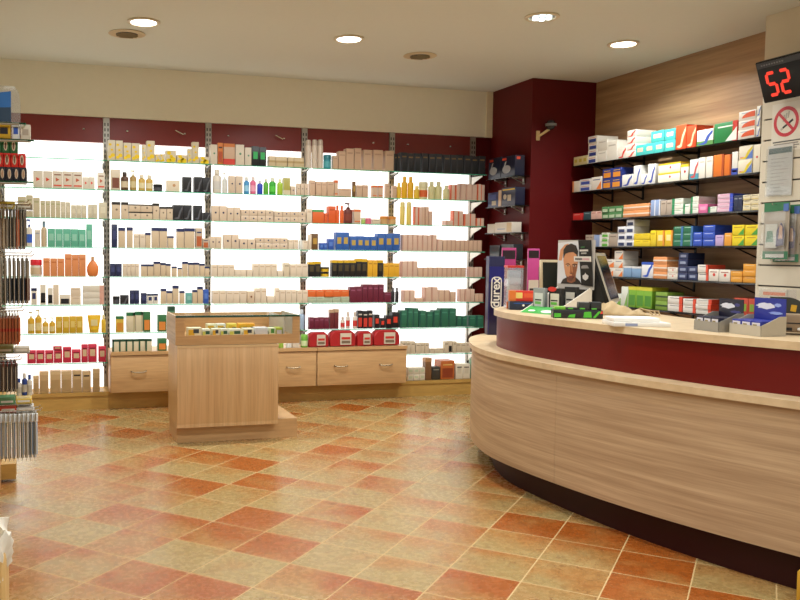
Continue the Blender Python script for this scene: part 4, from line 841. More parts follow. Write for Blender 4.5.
# tall navy carton with the outlined logo, standing on the ledge
t = thing('display_carton', 'tall navy blue display carton with outlined white vertical lettering on counter ledge', 'box', (3.405, 5.99, LZ+.0005), FACE)
MB().cbox(-.062, .062, 0, .1, 0, .62, mat('#141442', .35), .003).build('body', t)
MB().box(-.058, .058, -.0015, -.0002, .42, .54, mat('#1b1b74', .35)).box(-.06, -.054, -.0015, -.0002, .01, .41, mat('#2a2a6a', .35)).build('front_print', t)
def rrect(cx_, cz, w, h, r, n=5):
    P = []
    for qx, qz, a0 in ((1, 1, 0), (-1, 1, 90), (-1, -1, 180), (1, -1, 270)):
        for k in range(n+1): a = math.radians(a0+90*k/n); P.append((cx_+qx*(w/2-r)+r*math.cos(a), cz+qz*(h/2-r)+r*math.sin(a)))
    return P
A_, B_ = rrect(0, .335, .082, .25, .03), rrect(0, .335, .066, .234, .024); bb = MB()
for k in range(len(A_)): j = (k+1) % len(A_); bb.prism([A_[k], A_[j], B_[j], B_[k]], .0005, .0025, M_WHITE, FR)
bb.build('logo_outline', t)
text_mesh('durex', .098, M_WHITE, 'logo_lettering', t, Matrix.Translation((-.004, -.002, .335)) @ Matrix(((0, -1, 0, 0), (0, 0, -1, 0), (1, 0, 0, 0), (0, 0, 0, 1))))

def simple(name, lab, cat, px, py, w, d, h, col, pats=(), rz=FACE, z=TZ, dx=0, dy=0, group=None):
    p = at(px, py, z); b = MB().cbox(-w/2, w/2, 0, d, 0, h, mat(col, .4), .0015); patt(b, w, d, h, list(pats)); o = b.build(name, None, (p[0]+dx, p[1]+dy, p[2]), rz); tag(o, lab, cat, group); return o
# magenta cartons behind the navy one, on the ledge end
o = MB().cbox(-.055, .055, 0, .07, 0, .69, mat('#a8286a', .4), .002).box(-.05, .05, -.001, 0, .6, .67, mat('#2a1420', .4)).build('display_carton', None, (3.58, 6.11, LZ+.0005), FACE-.2)
tag(o, 'tall magenta display carton behind the navy lettered carton', 'box')
o = MB().cbox(-.045, .045, 0, .06, 0, .685, mat('#b83a80', .4), .002).box(-.04, .04, -.001, 0, .61, .67, mat('#24141c', .4)).build('display_carton', None, (3.75, 6.02, LZ+.0005), FACE-.2)
tag(o, 'pink display carton right of the tall magenta one', 'box')
# clear acrylic dispenser with red lid
p = at(514, 304); t = thing('dispenser', 'clear acrylic dispenser column with red lid at counter end', 'dispenser', (3.21, 5.38, TZ+.0005), FACE)
bb = MB()
for x0, x1, y0, y1 in ((-.055, -.051, 0, .11), (.051, .055, 0, .11), (-.051, .051, 0, .004), (-.051, .051, .106, .11)): bb.box(x0, x1, y0, y1, 0, .29, M_ACRYL)
bb.build('shell', t); MB().cbox(-.058, .058, -.003, .113, .29, .305, mat('#c83428', .35)).build('lid', t)
for k in range(5): MB().cbox(-.042, .042, .02, .09, .004+k*.054, .056+k*.054, mat(['#d8dad8', '#c4ccd4', '#dcd6ca'][k % 3], .4)).build('sachet_stack', t)
MB().box(-.062, .062, -.006, .0, 0, .05, mat('#d8743a', .4)).build('front_lip', t)
# folded leaflet
o = MB().box(-.04, .04, -.0, .004, 0, .2, mat('#e0d6c4', .5)).box(-.04, .04, -.001, .0, .0, .06, mat('#d88a3c', .5)).box(-.034, .034, -.001, 0, .12, .14, mat('#3a3430', .5)).build('leaflet_card', None, (3.40, 5.45, TZ+.0005), FACE+.3)
tag(o, 'narrow white standing card with orange foot beside the acrylic dispenser', 'leaflet')
# red-orange carton lying on blue-black one
simple('carton', 'dark blue carton under the red-orange carton at counter end', 'box', 522, 310, .17, .1, .058, '#17243c', [('D', '#e8e4da'), ('h', '#2858a8')], rz=FACE-.15)
p = at(522, 310); o = MB().cbox(-.1, .1, .01, .07, 0, .072, mat('#d83420', .4), .002); patt(o, .2, .07, .072, [('V', '#d8742c')]); o.box(-.055, -.01, -.002+.01, .01, .02, .06, mat('#e8d070')); o.box(.0, .08, .008, .01, .025, .055, mat('#e05a30'))
o = o.build('carton', None, (p[0]+.02, p[1]+.01, p[2]+.0595), FACE-.15); tag(o, 'red-orange carton lying on top of the dark blue carton', 'box')
# counter display with portrait header
base = at(531, 313.5)
DX = Vector((math.cos(FACE-.16), math.sin(FACE-.16))); DZ = FACE-.16; PZ = -1.3
t = thing('counter_display', 'black counter display with portrait header, white slanted sides and green base', 'display', (base[0]+.04, base[1]+.0, base[2]), PZ)
DW, DD = .27, .37
MB().box(-DW/2, DW/2, .02, DD, 0, .012, M_BLACK).box(-DW/2, DW/2, DD-.012, DD, .012, .19, M_BLACK).build('back_box', t)
for sx in (-1, 1):
    x0 = sx*DW/2; q = MB().add([(x0+e, y, z) for e in (-.003, .003) for y, z in ((-.01, .0), (DD, 0), (DD, .16), (DD-.02, .165))], [(0, 1, 2, 3), (7, 6, 5, 4)]+[(i, 4+i, 4+(i+1) % 4, (i+1) % 4) for i in range(4)], mat('#e8e0d2', .5)); q.build('side_panel', t)
q = MB().add([(-DW/2+.004, -.012, .0), (DW/2-.004, -.012, .0), (DW/2-.004, .085, .04), (-DW/2+.004, .085, .04), (-DW/2+.004, .085, 0), (DW/2-.004, .085, 0)], [(0, 1, 2, 3), (0, 3, 4), (1, 5, 2), (4, 3, 2, 5), (0, 4, 5, 1)], mat('#2f9a3a', .4)); q.build('green_front', t)
sl = Matrix(((1, 0, 0, 0), (0, .9245, -.381, -.012), (0, .381, .9245, 0), (0, 0, 0, 1)))
bb = MB()
for cx_, rx, ry in ((-.06, .03, .012), (.07, .05, .02)): bb.prism([(cx_+rx*math.cos(a*PI/8), .036+ry*math.sin(a*PI/8)) for a in range(16)], .0, .0015, mat('#dfe6d6', .5), sl)
bb.build('green_front_print', t)
# header card with the portrait
h0 = .175; HW, HH = .31, .31
def hp(u, v): return (-.145+(u-25)/340*HW, h0+(520-v)/470*HH)
bb = MB().box(-.145, -.145+HW, DD-.0145, DD-.0125, h0-.02, h0+HH+.0, mat('#b9b4ae', .4)); hd = bb.build('header_card', t)
LAY = [0]
def pl(pts, c, bb): LAY[0] += 1; e = .0004*LAY[0]; bb.prism([hp(*q_) for q_ in pts], -(DD-.014)+e, -(DD-.014)+e+.0004, mat(c, .4), FR)
bb = MB(); SK = '#cc8e64'
pl([(27, 77), (258, 55), (258, 500), (27, 500)], '#d6d8dc', bb)
pl([(35, 260), (48, 150), (90, 95), (125, 85), (118, 120), (78, 180), (66, 260)], SK, bb)
pl([(60, 500), (80, 455), (120, 430), (200, 430), (238, 465), (252, 500)], '#2a211e', bb)
pl([(110, 400), (200, 400), (196, 470), (160, 492), (122, 480)], '#8a5236', bb)
pl([(86, 180), (120, 160), (175, 162), (206, 185), (216, 250), (212, 330), (198, 410), (175, 462), (150, 474), (126, 455), (102, 400), (88, 320), (80, 250)], SK, bb)
pl([(165, 300), (212, 290), (208, 350), (196, 410), (172, 455), (158, 440), (172, 380)], '#8f5638', bb)
pl([(104, 405), (126, 455), (150, 474), (175, 462), (196, 410), (178, 425), (150, 432), (124, 428)], '#6a4030', bb)
pl([(80, 235), (80, 150), (105, 105), (150, 84), (195, 105), (216, 165), (212, 240), (200, 195), (170, 172), (130, 176), (100, 190), (88, 220)], '#2b211c', bb)
for e in ([(104, 296), (128, 288), (146, 298), (144, 304), (126, 296), (104, 304)], [(166, 298), (190, 288), (210, 296), (210, 304), (190, 296), (168, 305)]): pl(e, '#2b1d16', bb)
for ex in (126, 188): pl([(ex-16, 313), (ex-6, 306), (ex+8, 306), (ex+17, 313), (ex+6, 320), (ex-8, 320)], '#d2b8a2', bb); pl([(ex-6, 313), (ex-2, 306), (ex+5, 307), (ex+7, 314), (ex, 320)], '#1f1612', bb)
pl([(150, 310), (158, 310), (164, 372), (174, 384), (160, 394), (144, 388), (150, 368)], '#a5653f', bb)
pl([(146, 390), (160, 396), (174, 390), (168, 385), (152, 386)], '#5c3524', bb)
pl([(134, 424), (150, 415), (160, 418), (172, 414), (184, 422), (162, 436)], '#8a3f38', bb); pl([(134, 424), (160, 424), (184, 422), (160, 428)], '#4f201e', bb)
bb.build('portrait_print', hd)
bb = MB()
pl([(218, 52), (335, 50), (364, 518), (256, 505)], '#100f10', bb)
pl([(182, 215), (338, 215), (341, 268), (186, 268)], '#d9d4cc', bb)
for k in range(6): pl([(196+k*11, 232), (204+k*11, 232), (204+k*11, 252), (196+k*11, 252)], '#3a3638', bb)
for k in range(6): pl([(264+k*11, 232), (272+k*11, 232), (272+k*11, 252), (264+k*11, 252)], '#cf9aa0', bb)
pl([(236, 147), (314, 145), (315, 163), (238, 166)], '#cfcac4', bb); pl([(252, 177), (300, 175), (301, 190), (253, 192)], '#a9a49e', bb); pl([(250, 116), (284, 114), (284, 128), (250, 130)], '#3a6a3a', bb)
pl([(258, 318), (272, 305), (312, 303), (328, 334), (260, 338)], '#8a8684', bb)
pl([(276, 440), (272, 410), (290, 398), (296, 378), (306, 396), (326, 408), (322, 438), (300, 458)], '#c9c4c0', bb)
bb.build('text_panel', hd)
# packs in the display
def pack(x, y, w, h, lab, body, win, accent):
    P0 = t.matrix_basis @ Vector((x, y, .0125+.0)); o = MB().cbox(-w/2, w/2, 0, .03, 0, h, mat(body, .35), .002)
    o.box(-w*.36, w*.36, -.001, 0, h*.12, h*.78, mat(win, .4)); o.box(-w*.3, w*.2, -.002, -.001, h*.28, h*.4, mat(accent, .4)); o.box(-w*.3, w*.25, -.002, -.001, h*.44, h*.5, mat('#2a2a2a', .4))
    o = o.build('boxed_pack', None, P0, PZ); tag(o, lab, 'package', 'packs in the portrait display'); return o
pack(-.075, .1, .1, .15, 'grey-white pack with green patch, left one in the portrait display', '#8a9290', '#ccd2cf', '#6aae5a')
pack(.035, .13, .1, .15, 'black pack with cream window, centre of the portrait display', '#161616', '#d8d2c2', '#6ac04a')
pack(.06, .25, .1, .16, 'black pack with cream window, rear one in the portrait display', '#181818', '#cfc9ba', '#d8d2c2')
o = MB().prism([(.036*math.cos(a*PI/8), .016*math.sin(a*PI/8)) for a in range(16)], 0, .002, mat('#d03028', .4), FR).build('sticker', bpy.data.objects['boxed_pack.001'], (-.02, -.003, .145))
# black / green trays
p = at(578, 318.5); t2 = thing('carton_tray', 'black and green printed carton tray in front of the portrait display', 'tray', (p[0], p[1], p[2]), DZ)
MB().cbox(-.145, .145, 0, .11, 0, .05, mat('#17181a', .4), .002).build('body', t2)
bb = MB()
for P in ([(-.14, .005), (-.1, .005), (-.1, .03), (-.14, .03)], [(-.06, .006), (-.02, .004), (-.015, .026), (-.05, .022)], [(.03, .006), (.08, .006), (.075, .042), (.035, .04)], [(.085, .006), (.1, .004), (.135, .046), (.12, .046)]): bb.prism(P, .0003, .0015, mat('#4ab02c', .4), FR)
bb.prism([(.128, .03), (.142, .03), (.142, .046), (.132, .046)], .0003, .002, mat('#d83a2c', .4), FR); bb.build('print', t2)
for k, (x, c) in enumerate(((-.1, '#7ab83a'), (-.027, '#1c1e1c'), (.042, '#2a2c2a'), (.111, '#1c1e1c'))):
    o = MB().cbox(-.036, .028, .02, .09, 0, (.018, .014, .046, .048)[k], mat(c, .4), .002).box(-.03, .0, .0192, .02, .004, .012, mat('#58b83a', .4)).build('carton', None, t2.matrix_basis @ Vector((x, 0, .0505)), DZ)
    tag(o, ['lime green carton, leftmost on the black and green tray', 'low black carton with green patch, second on the printed tray', 'charcoal carton with green patch, third on the printed tray', 'black carton with green patch, rightmost on the printed tray'][k], 'box', 'cartons on the printed tray')
# monitors
def monitor(lab, loc, rz, w, h, tilt, frame, screen):
    t = thing('monitor', lab, 'monitor', loc, rz); M = Matrix.Translation((0, 0, .09)) @ Matrix.Rotation(tilt, 4, 'X')
    MB().cbox(-w/2, w/2, 0, .03, 0, h, mat(frame, .4), .005, M).build('screen_frame', t)
    MB().box(-w/2+.018, w/2-.018, -.0015, -.0002, .02, h-.018, mat(screen, .2), M).build('screen_glass', t)
    MB().box(-w/2+.001, w/2-.001, .03, .05, .05, h-.05, mat('#26262a', .5), M).build('back_shell', t)
    MB().box(-.03, .03, .032, .05, .008, .2, M_DARK).build('neck', t); MB().lathe([(.1, 0), (.1, .006), (.04, .012)], M_DARK, 18, (0, .04, 0)).build('foot', t)
    return t
monitor('small monitor with cream frame and dark screen behind the portrait display', (3.54, 5.4, TZ+.0005), FACE-.05, .2, .26, -.12, '#cbb894', '#23261f')
t = thing('monitor', 'black monitor seen from its side, leaning right of the portrait display', 'monitor', (3.71, 4.94, TZ+.0005), .78)
Mm = Matrix.Translation((0, 0, .07)) @ Matrix.Rotation(-.32, 4, 'X')
MB().cbox(-.19, .19, .0031, .025, 0, .34, M_BLACK, .004, Mm).build('screen_frame', t)
MB().box(-.194, .194, -.006, .003, -.004, .346, mat('#b8b2a4', .35), Mm).build('bezel', t)
MB().box(-.17, .17, -.0075, -.0062, .02, .325, mat('#0c0c0e', .15), Mm).build('screen_glass', t)
q = MB(); P = [(.022, .085), (.118, .36), (.155, .36), (.155, .06), (.03, .06)]
q.add([(sx, y, z) for sx in (-.165, .165) for y, z in P], [(4, 3, 2, 1, 0), (5, 6, 7, 8, 9)]+[(i, (i+1) % 5, 5+(i+1) % 5, 5+i) for i in range(5)], M_BLACK); q.build('back_shell', t)
MB().lathe([(.1, 0), (.1, .006), (.05, .02), (.05, .065)], M_BLACK, 18, (0, .09, 0)).build('foot', t)
# red leaflet
o = MB().box(-.03, .03, 0, .003, 0, .1, mat('#cf3428', .4)).box(-.02, .02, -.001, 0, .02, .07, mat('#e4d2c0', .4)).build('leaflet_card', None, (3.42, 5.3, TZ+.0005), FACE)
tag(o, 'small red and white standing card in front of the cream monitor', 'leaflet')
# crumpled cloth bag
p = at(623, 316); vs = []; fs = []; n, m_ = 22, 12
for j in range(m_):
    for i in range(n):
        u, v = i/(n-1), j/(m_-1); e = min(u, 1-u, v, 1-v)
        z = .002+.075*math.sin(PI*v)**.7*(1-u)**.6*min(1, 8*e+.05)+.018*math.sin(9*u+5*v)*math.sin(7*v+2)*min(1, 5*e)+.008*math.sin(23*u-11*v)*min(1, 5*e)
        vs.append((-.14+.3*u+.015*math.sin(6*v), -.0+.2*v+.02*math.sin(8*u), max(.0015, z)))
for j in range(m_-1):
    for i in range(n-1): fs.append((j*n+i, j*n+i+1, (j+1)*n+i+1, (j+1)*n+i))
o = MB().add(vs, fs, mat('#b59c74', .8, 0, .12)).build('cloth', None, (p[0], p[1], p[2]), FACE-.2)
so = o.modifiers.new('thickness', 'SOLIDIFY'); so.thickness = .003; so.offset = 1
tag(o, 'crumpled beige cloth on counter between trays and white paper block', 'cloth')
for k in range(3): MB().tube([(.08+.03*k, .12, .012), (.12+.03*k, .1, .045-.008*k), (.17+.03*k, .08, .03), (.19+.02*k, .06, .008)], .005, mat('#b59c74', .8)).build('strap', o)
# white paper block
p = at(637, 327); t = thing('paper_block', 'flat white paper block with small blue-grey label lying on counter', 'paper', (p[0]+.01, p[1], p[2]), DZ+.1)
MB().cbox(-.13, .17, 0, .22, 0, .022, mat('#e2ded6', .5), .002).build('lower_sheets', t); MB().cbox(-.125, .12, .02, .19, .0225, .045, mat('#eae7e0', .5), .002).build('upper_sheets', t)
MB().box(-.07, -.005, -.0012, .0, .004, .018, mat('#8a94b4', .5)).build('label_strip', t)
# two shelf-ready displays of navy boxes
def tray_display(lab, px, py, rz, w, d, hdr, base, c1, cw, grp):
    p = at(px, py); t = thing('display_tray', lab, 'display', (p[0]+.03, p[1], p[2]), rz)
    q = MB(); th = .003
    q.box(-w/2, w/2, 0, d, 0, .004, mat(base, .5)); q.box(-w/2, w/2, 0, th, .004, .05, mat(base, .5))
    for sx in (-1, 1):
        x0 = sx*(w/2-th/2); q.add([(x0+e, y, z) for e in (-th/2, th/2) for y, z in ((0, .004), (d, .004), (d, .095), (d*.75, .095), (0, .05))], [(0, 1, 2, 3, 4), (9, 8, 7, 6, 5)]+[(i, 5+i, 5+(i+1) % 5, (i+1) % 5) for i in range(5)], mat(base, .5))
    q.build('tray', t)
    q = MB().box(-w/2+.004, w/2-.004, d-.004, d, .004, hdr, mat(c1, .35)); hdo = q.build('header_board', t)
    bb = MB(); e = -(d-.004)
    blob = lambda x, z, rx, rz_: [(x+rx*math.cos(a*PI/9)*(1+.18*math.sin(3*a)), z+rz_*math.sin(a*PI/9)*(1+.15*math.cos(4*a))) for a in range(18)]
    bb.prism(blob(-w*.12, hdr*.78, w*.27, hdr*.085), e+.0004, e+.0015, mat('#dcdce4', .4), FR); bb.prism(blob(w*.2, hdr*.6, w*.2, hdr*.04), e+.0004, e+.0015, mat(cw, .4), FR); bb.prism(blob(w*.25, hdr*.82, w*.1, hdr*.05), e+.0004, e+.0014, mat(cw, .4), FR); bb.build('header_print', hdo)
    for r in range(2):
        for k in range(3):
            ww = (w-.016)/3; z = .0045+.026*r; o = MB().cbox(-ww/2+.001, ww/2-.001, 0, .06, 0, .068, mat(c1, .35), .002)
            o.box(-ww*.4, ww*.4, -.001, 0, .03, .06, mat('#c9c6d0', .4)).box(-ww*.3, ww*.1, -.0016, -.001, .038, .052, mat('#8a7a4a', .4))
            o = o.build('carton', None, t.matrix_basis @ Vector((-w/2+.008+ww*(k+.5), .007+.066*r, z)), rz)
            if r: o.location.z = TZ+.005
            tag(o, f"navy carton with pale print, {['left', 'middle', 'right'][k]} of the {['front', 'back'][r]} row in the {grp} display", 'box', f'cartons in the {grp} display')
tray_display('grey display tray with tall black-navy header, left of two at counter right end', 701, 331, -1.62, .18, .15, .165, '#8f8a80', '#16162c', '#3a3a78', 'black-navy')
tray_display('grey display tray with bright blue header, right of two at counter right end', 739.5, 335, -1.58, .2, .15, .18, '#b3aa98', '#26308c', '#8fa0d8', 'bright blue')
# round dark stand and beige device
p = at(779, 332); t = thing('tape_stand', 'dark grey rounded stand with yellow mark behind the blue display', 'stand', (p[0]+.08, p[1]+.04, p[2]), FACE-.4)
prof = [(-.07, 0), (.09, 0), (.09, .1)]+[(.09-.08*(1-math.cos(a*PI/16)), .1+.075*math.sin(a*PI/16)) for a in range(1, 9)]+[(-.07, .175)]
MB().prism(prof, -.05, .0, mat('#34352f', .5), FR).build('body', t); bb = MB(); bb.prism([(.02, .105), (.045, .1), (.05, .135), (.024, .138)], .0, .0015, mat('#d0a028', .4), FR); bb.build('yellow_mark', t)
p = at(787, 335); t = thing('card_terminal', 'beige brown box-shaped device at the right edge of the counter', 'device', (p[0]+.03, p[1]+.0, p[2]), FACE-.5)
MB().cbox(-.065, .12, 0, .11, .012, .1, mat('#8c7458', .45), .008).build('casing', t); MB().box(-.05, .1, -.001, .0, .055, .06, M_BLACK).box(-.03, .0, -.001, 0, .02, .035, M_BLACK).build('front_slot', t)
for sx in (-.04, .09): MB().lathe([(.011, 0), (.011, .012)], M_BLACK, 8, (sx, .02, 0)).build('foot', t)
MB().lathe([(.008, 0), (.009, .006), (.004, .012)], mat('#d8d4cc', .3), 8, (0, 0, 0), M=Matrix.Translation((.03, -.0, .028)) @ Matrix.Rotation(PI/2, 4, 'X')).build('button', t)

# ------------------------------------------------------------------ security camera on the column
p = onY(537.5, 137, 7.63); t = thing('security_camera', 'small dome security camera on a cream arm on the dark red column', 'camera', (p.x, 7.63, p.z))
MB().cbox(-.02, .02, -.018, 0, -.035, .06, mat('#c9ad78', .45), .005).build('wall_plate', t)
MB().tube([(0, -.015, .005), (.03, -.05, .03), (.075, -.09, .07)], .013, mat('#c9ad78', .45), 8).build('arm', t)
MB().lathe([(.001, -.05), (.03, -.042), (.05, -.01), (.05, .015), (.035, .04), (.001, .05)], mat('#26262a', .2), 16, (.085, -.1, .11), cap=False).build('dome', t)
MB().lathe([(.051, -.012), (.056, -.006), (.056, .01), (.051, .014)], mat('#6a6a68', .4), 16, (.085, -.1, .11), cap=False).build('dome_ring', t)

# ------------------------------------------------------------------ dark shelves on the column side
DSX0 = 4.53
for k, py in enumerate((176.5, 205.5, 232.5, 259)):
    z = onX(512, py, 4.58).z
    t = thing('column_shelf', f'small smoked glass shelf on the side of the dark red column, {ORD[k]} from top', 'shelf', (DSX0, 7.64, z), group='small shelves on the column side')
    MB().box(0, .158, 0, .6, -.01, -.001, M_DGLASS).build('shelf_board', t)
    for y in (.1, .45): MB().box(.02, .158, y-.006, y+.006, -.022, -.0105, M_STEEL).box(.145, .158, y-.012, y+.012, -.08, -.0105, M_STEEL).tube([(.03, y, -.02), (.145, y, -.07)], .005, M_STEEL).build('shelf_bracket', t)
    items = {0: [(.03, .3, .205, '#171b33', 1), (.31, .56, .215, '#171b33', 1)], 1: [(.01, .28, .18, '#141a36', 2), (.29, .345, .165, '#c9a98a', 0), (.35, .56, .15, '#2a3560', 3)], 2: [(.06, .4, .105, '#d0c6b8', 4), (.405, .56, .095, '#c4b8a8', 0)], 3: [(.02, .26, .15, '#24262c', 0), (.3, .5, .14, '#2a2c34', 0)]}[k]
    for j, (y0, y1, h, c, st) in enumerate(items):
        w = y1-y0; bb = MB().cbox(-w/2, w/2, 0, .11, 0, h, mat(c, .35), .002)
        if st == 1:
            bb.box(-w*.42, -w*.12, -.001, 0, h*.82, h*.93, mat('#d8492c', .4)); bb.prism([(-w*.1+w*.3*math.cos(a*PI/8), h*.36+h*.2*math.sin(a*PI/8)) for a in range(16)], 0.0003, .0015, mat('#a8a8ac', .4), FR); bb.prism([(-w*.3, h*.5), (-w*.22, h*.52), (-w*.1, h*.76), (-w*.2, h*.74)], .0003, .0016, mat('#b8b8bc', .4), FR)
            bb.box(w/2, w/2+.001, .02, .06, h*.8, h*.93, mat('#d8492c', .4))
        if st == 2: bb.box(-w*.42, w*.46, -.001, 0, h*.86, h*.93, mat('#d0a820', .4)); bb.prism([(-w*.24+w*.12*math.cos(a*PI/6), h*.5+h*.15*math.sin(a*PI/6)) for a in range(12)], .0003, .0015, mat('#b8a890', .4), FR); bb.box(-w*.05, w*.2, -.001, 0, h*.25, h*.6, mat('#b0a088', .4))
        if st == 3: bb.box(-w*.1, w*.3, -.001, 0, h*.1, h*.4, mat('#b8a88c', .4)); bb.box(-w*.4, w*.3, -.001, 0, h*.5, h*.85, mat('#4a5a90', .4))
        if st == 4: bb.box(w*.2, w*.47, -.001, 0, h*.05, h*.95, mat('#c9ae88', .4)); bb.box(-w*.35, w*.1, -.001, 0, h*.3, h*.4, mat('#9aa0b0', .4))
        o = bb.build('carton', None, (DSX0+.006, 7.64+(y0+y1)/2, z+.0005), -PI/2)
        tag(o, [['dark navy boxed appliance, right one on top column shelf', 'dark navy boxed appliance, left one on top column shelf'], ['navy carton with yellow bar on second column shelf', 'narrow tan carton on second column shelf', 'mottled blue carton at left of second column shelf'], ['long white carton on third column shelf', 'short white carton left of the long one, third column shelf'], ['charcoal carton at right of lowest column shelf', 'charcoal carton at left of lowest column shelf']][k][j], 'box', 'cartons on the column shelves')

# ------------------------------------------------------------------ free-standing display unit
t = thing('display_unit', 'free-standing light wood display unit with glass-topped case', 'display unit', (.965, 6.55, 0))
MB().prism([(.004, .03), (.99, .03), (.99, .72), (.79, .72), (.79, .44), (.004, .44)], 0, .155, M_UNITH).build('base', t)
MB().cbox(-.002, .808, -.04, .46, .1555, .77, M_UNIT, .003).box(-.002, .808, -.04, .028, .13, .158, M_UNIT).build('body', t)
MB().box(-.003, .81, -.042, -.035, .754, .7715, mat('#d9bb8c', .4)).build('body_edge', t)
# case: frame, floor, glass lid
q = MB(); z0, z1 = .773, 1.0
q.box(-.012, .99, -.015, .0, z0, z0+.075, M_UNITH); q.box(-.012, .06, -.015, .0, z0+.075, z1-.0135, M_UNITH); q.box(.93, .99, -.015, .0, z0+.075, z1-.0135, M_UNITH); q.box(-.012, .99, -.015, 0, z1-.0135, z1-.0125, M_UNITH)
q.build('case_front', t)
MB().box(-.012, .005, .0, .5, z0, z1, M_PANEL).build('case_side', t); MB().box(.973, .99, .0, .5, z0, z1, mat('#b8b0a0', .5)).build('case_side', t)
MB().box(.005, .973, .48, .5, z0, z1-.01, M_UNITH).build('case_back', t); MB().box(.005, .973, 0, .48, z0, z0+.06, M_UNITH).build('case_floor', t)
MB().box(.006, .972, .001, .478, z1-.008, z1, M_GLASS).box(-.01, .988, -.017, .0005, z1-.012, z1+.002, M_EDGED).build('glass_lid', t)
MB().box(.86, .866, .0, .47, z0+.062, z1-.01, mat('#b9b6ae', .4)).build('divider', t)
CIT = [(.075, .24, .1, 'l'), (.245, .36, .08, 'y'), (.37, .5, .075, 'g'), (.53, .62, .075, 'y'), (.64, .76, .07, 'w'), (.78, .83, .06, 'g2')]
k = 0
for u0, u1, h, c in [(.09, .2, .07, 'l'), (.205, .27, .058, 'g'), (.285, .345, .06, 'y'), (.35, .41, .058, 'g'), (.42, .52, .055, 'g'), (.535, .62, .058, 'y'), (.63, .735, .065, 'w'), (.745, .80, .06, 'g2'), (.87, .95, .062, 'lg')]:
    w = u1-u0; col = {'l': '#e0d8b8', 'y': '#dcd6bc', 'g': '#d8d8c4', 'w': '#d0d2d4', 'g2': '#cfd4b0', 'lg': '#a8b43a'}[c]
    bb = MB().cbox(-w/2, w/2, 0, .09, 0, h, mat(col, .4), .002)
    if c in 'ly': bb.box(-w*.45, -w*.02, -.001, 0, h*.1, h*.8, mat('#dcae2a', .4)).box(-w*.1, w*.3, -.0015, -.001, h*.4, h*.85, mat('#3a4048', .4))
    if c == 'g': bb.box(-w*.1, w*.4, -.001, 0, h*.3, h*.75, mat('#2f5a44', .4)).box(-w*.45, -w*.12, -.001, 0, h*.15, h*.7, mat('#c8cc5a', .4))
    if c == 'g2': bb.box(-w*.2, w*.3, -.001, 0, h*.3, h*.9, mat('#4a8a3a', .4))
    if c == 'lg': bb.box(-w*.38, w*.38, -.001, 0, h*.2, h*.7, mat('#c9c6cc', .4))
    if u0 > .85: u0 -= .115; u1 -= .115
    if c == 'lg': u0, u1 = .802, .858
    o = bb.build('carton', None, (.965+(u0+u1)/2, 6.55+.03, .8335), 0); o.scale = (1 if c != 'lg' else .68, 1, 1)
    tag(o, f"small {dict(l='cream lemon-print', y='cream yellow-print', g='cream green-print', w='grey-white', g2='pale green leaf-print', lg='lime green')[c]} carton, {ORD[k]} from left along the front of the glass-topped case", 'box', 'cartons in the glass-topped case'); k += 1
for k, (u, c) in enumerate(((.3, '#dcd8b4'), (.38, '#d8d8c8'), (.47, '#d8c24a'), (.56, '#e0a424'), (.62, '#dc9a1e'))):
    bb = MB().cbox(-.036, .036, 0, .08, 0, .088, mat(c, .4), .002).box(-.03, .02, -.001, 0, .05, .075, mat('#d8ae2a', .4)).box(.0, .03, -.0015, -.001, .03, .06, mat('#46505a', .4))
    o = bb.build('carton', None, (.965+u, 6.55+.15, .8335), 0); tag(o, f"small {['cream', 'grey-white', 'pale yellow', 'golden orange', 'deep orange'][k]} carton in the back row inside the glass-topped case", 'box', 'cartons in the glass-topped case')

# ------------------------------------------------------------------ left gondola with hanging goods
GX = -.36
t = thing('gondola_stand', 'tall wooden gondola stand with hooks at the left edge', 'stand', (GX, 4.4, 0))
MB().box(-.4, 0, -.6, 1.44, .2, 2.45, M_UNITP).build('back_panel', t)
MB().box(-.4, .07, -.6, 1.44, 0, .2, M_UNITH).build('base', t)
MB().box(.07, .16, 1.3, 1.46, 0.02, .12, M_UNITP).build('base_foot', t)
def gy(py, Y): return onY(15, py, Y).z
GY = 5.0
rows = [  # py top, py bottom, px right end, thickness, colours, name, description
 (207, 248, 27, .019, ['#3a3634', '#4a4440', '#c9653a', '#6a6258', '#3a3836', '#8a8074', '#b9a890', '#a89a88', '#c96a3c'], 'comb_pack', 'hanging comb pack'),
 (258, 303, 30, .024, ['#5a2a24', '#3c4048', '#4a4e58', '#2f3440', '#44464c', '#6a665c', '#8a8478', '#4c4038'], 'brush_pack', 'hanging brush pack'),
 (313, 343, 20, .016, ['#b5683c', '#c0784a', '#a85a34', '#bd7448', '#b06238', '#c8845a', '#b56c40', '#ac5e38'], 'nail_file_pack', 'hanging orange file pack'),
 (362, 390, 17, .022, ['#3a322c', '#4a3c30', '#2f2a28', '#5a4636', '#3a322c', '#8a6a48'], 'clip_pack', 'hanging dark clip pack'),
 (413, 457, 37, .024, ['#a8b4c0', '#8a9cb0', '#c9c8c0', '#9aaab8', '#d0ccc0', '#8a98a8', '#c4c0b4', '#b0bcc4', '#a4b0bc', '#d2cec4'], 'toothbrush_pack', 'hanging toothbrush pack')]
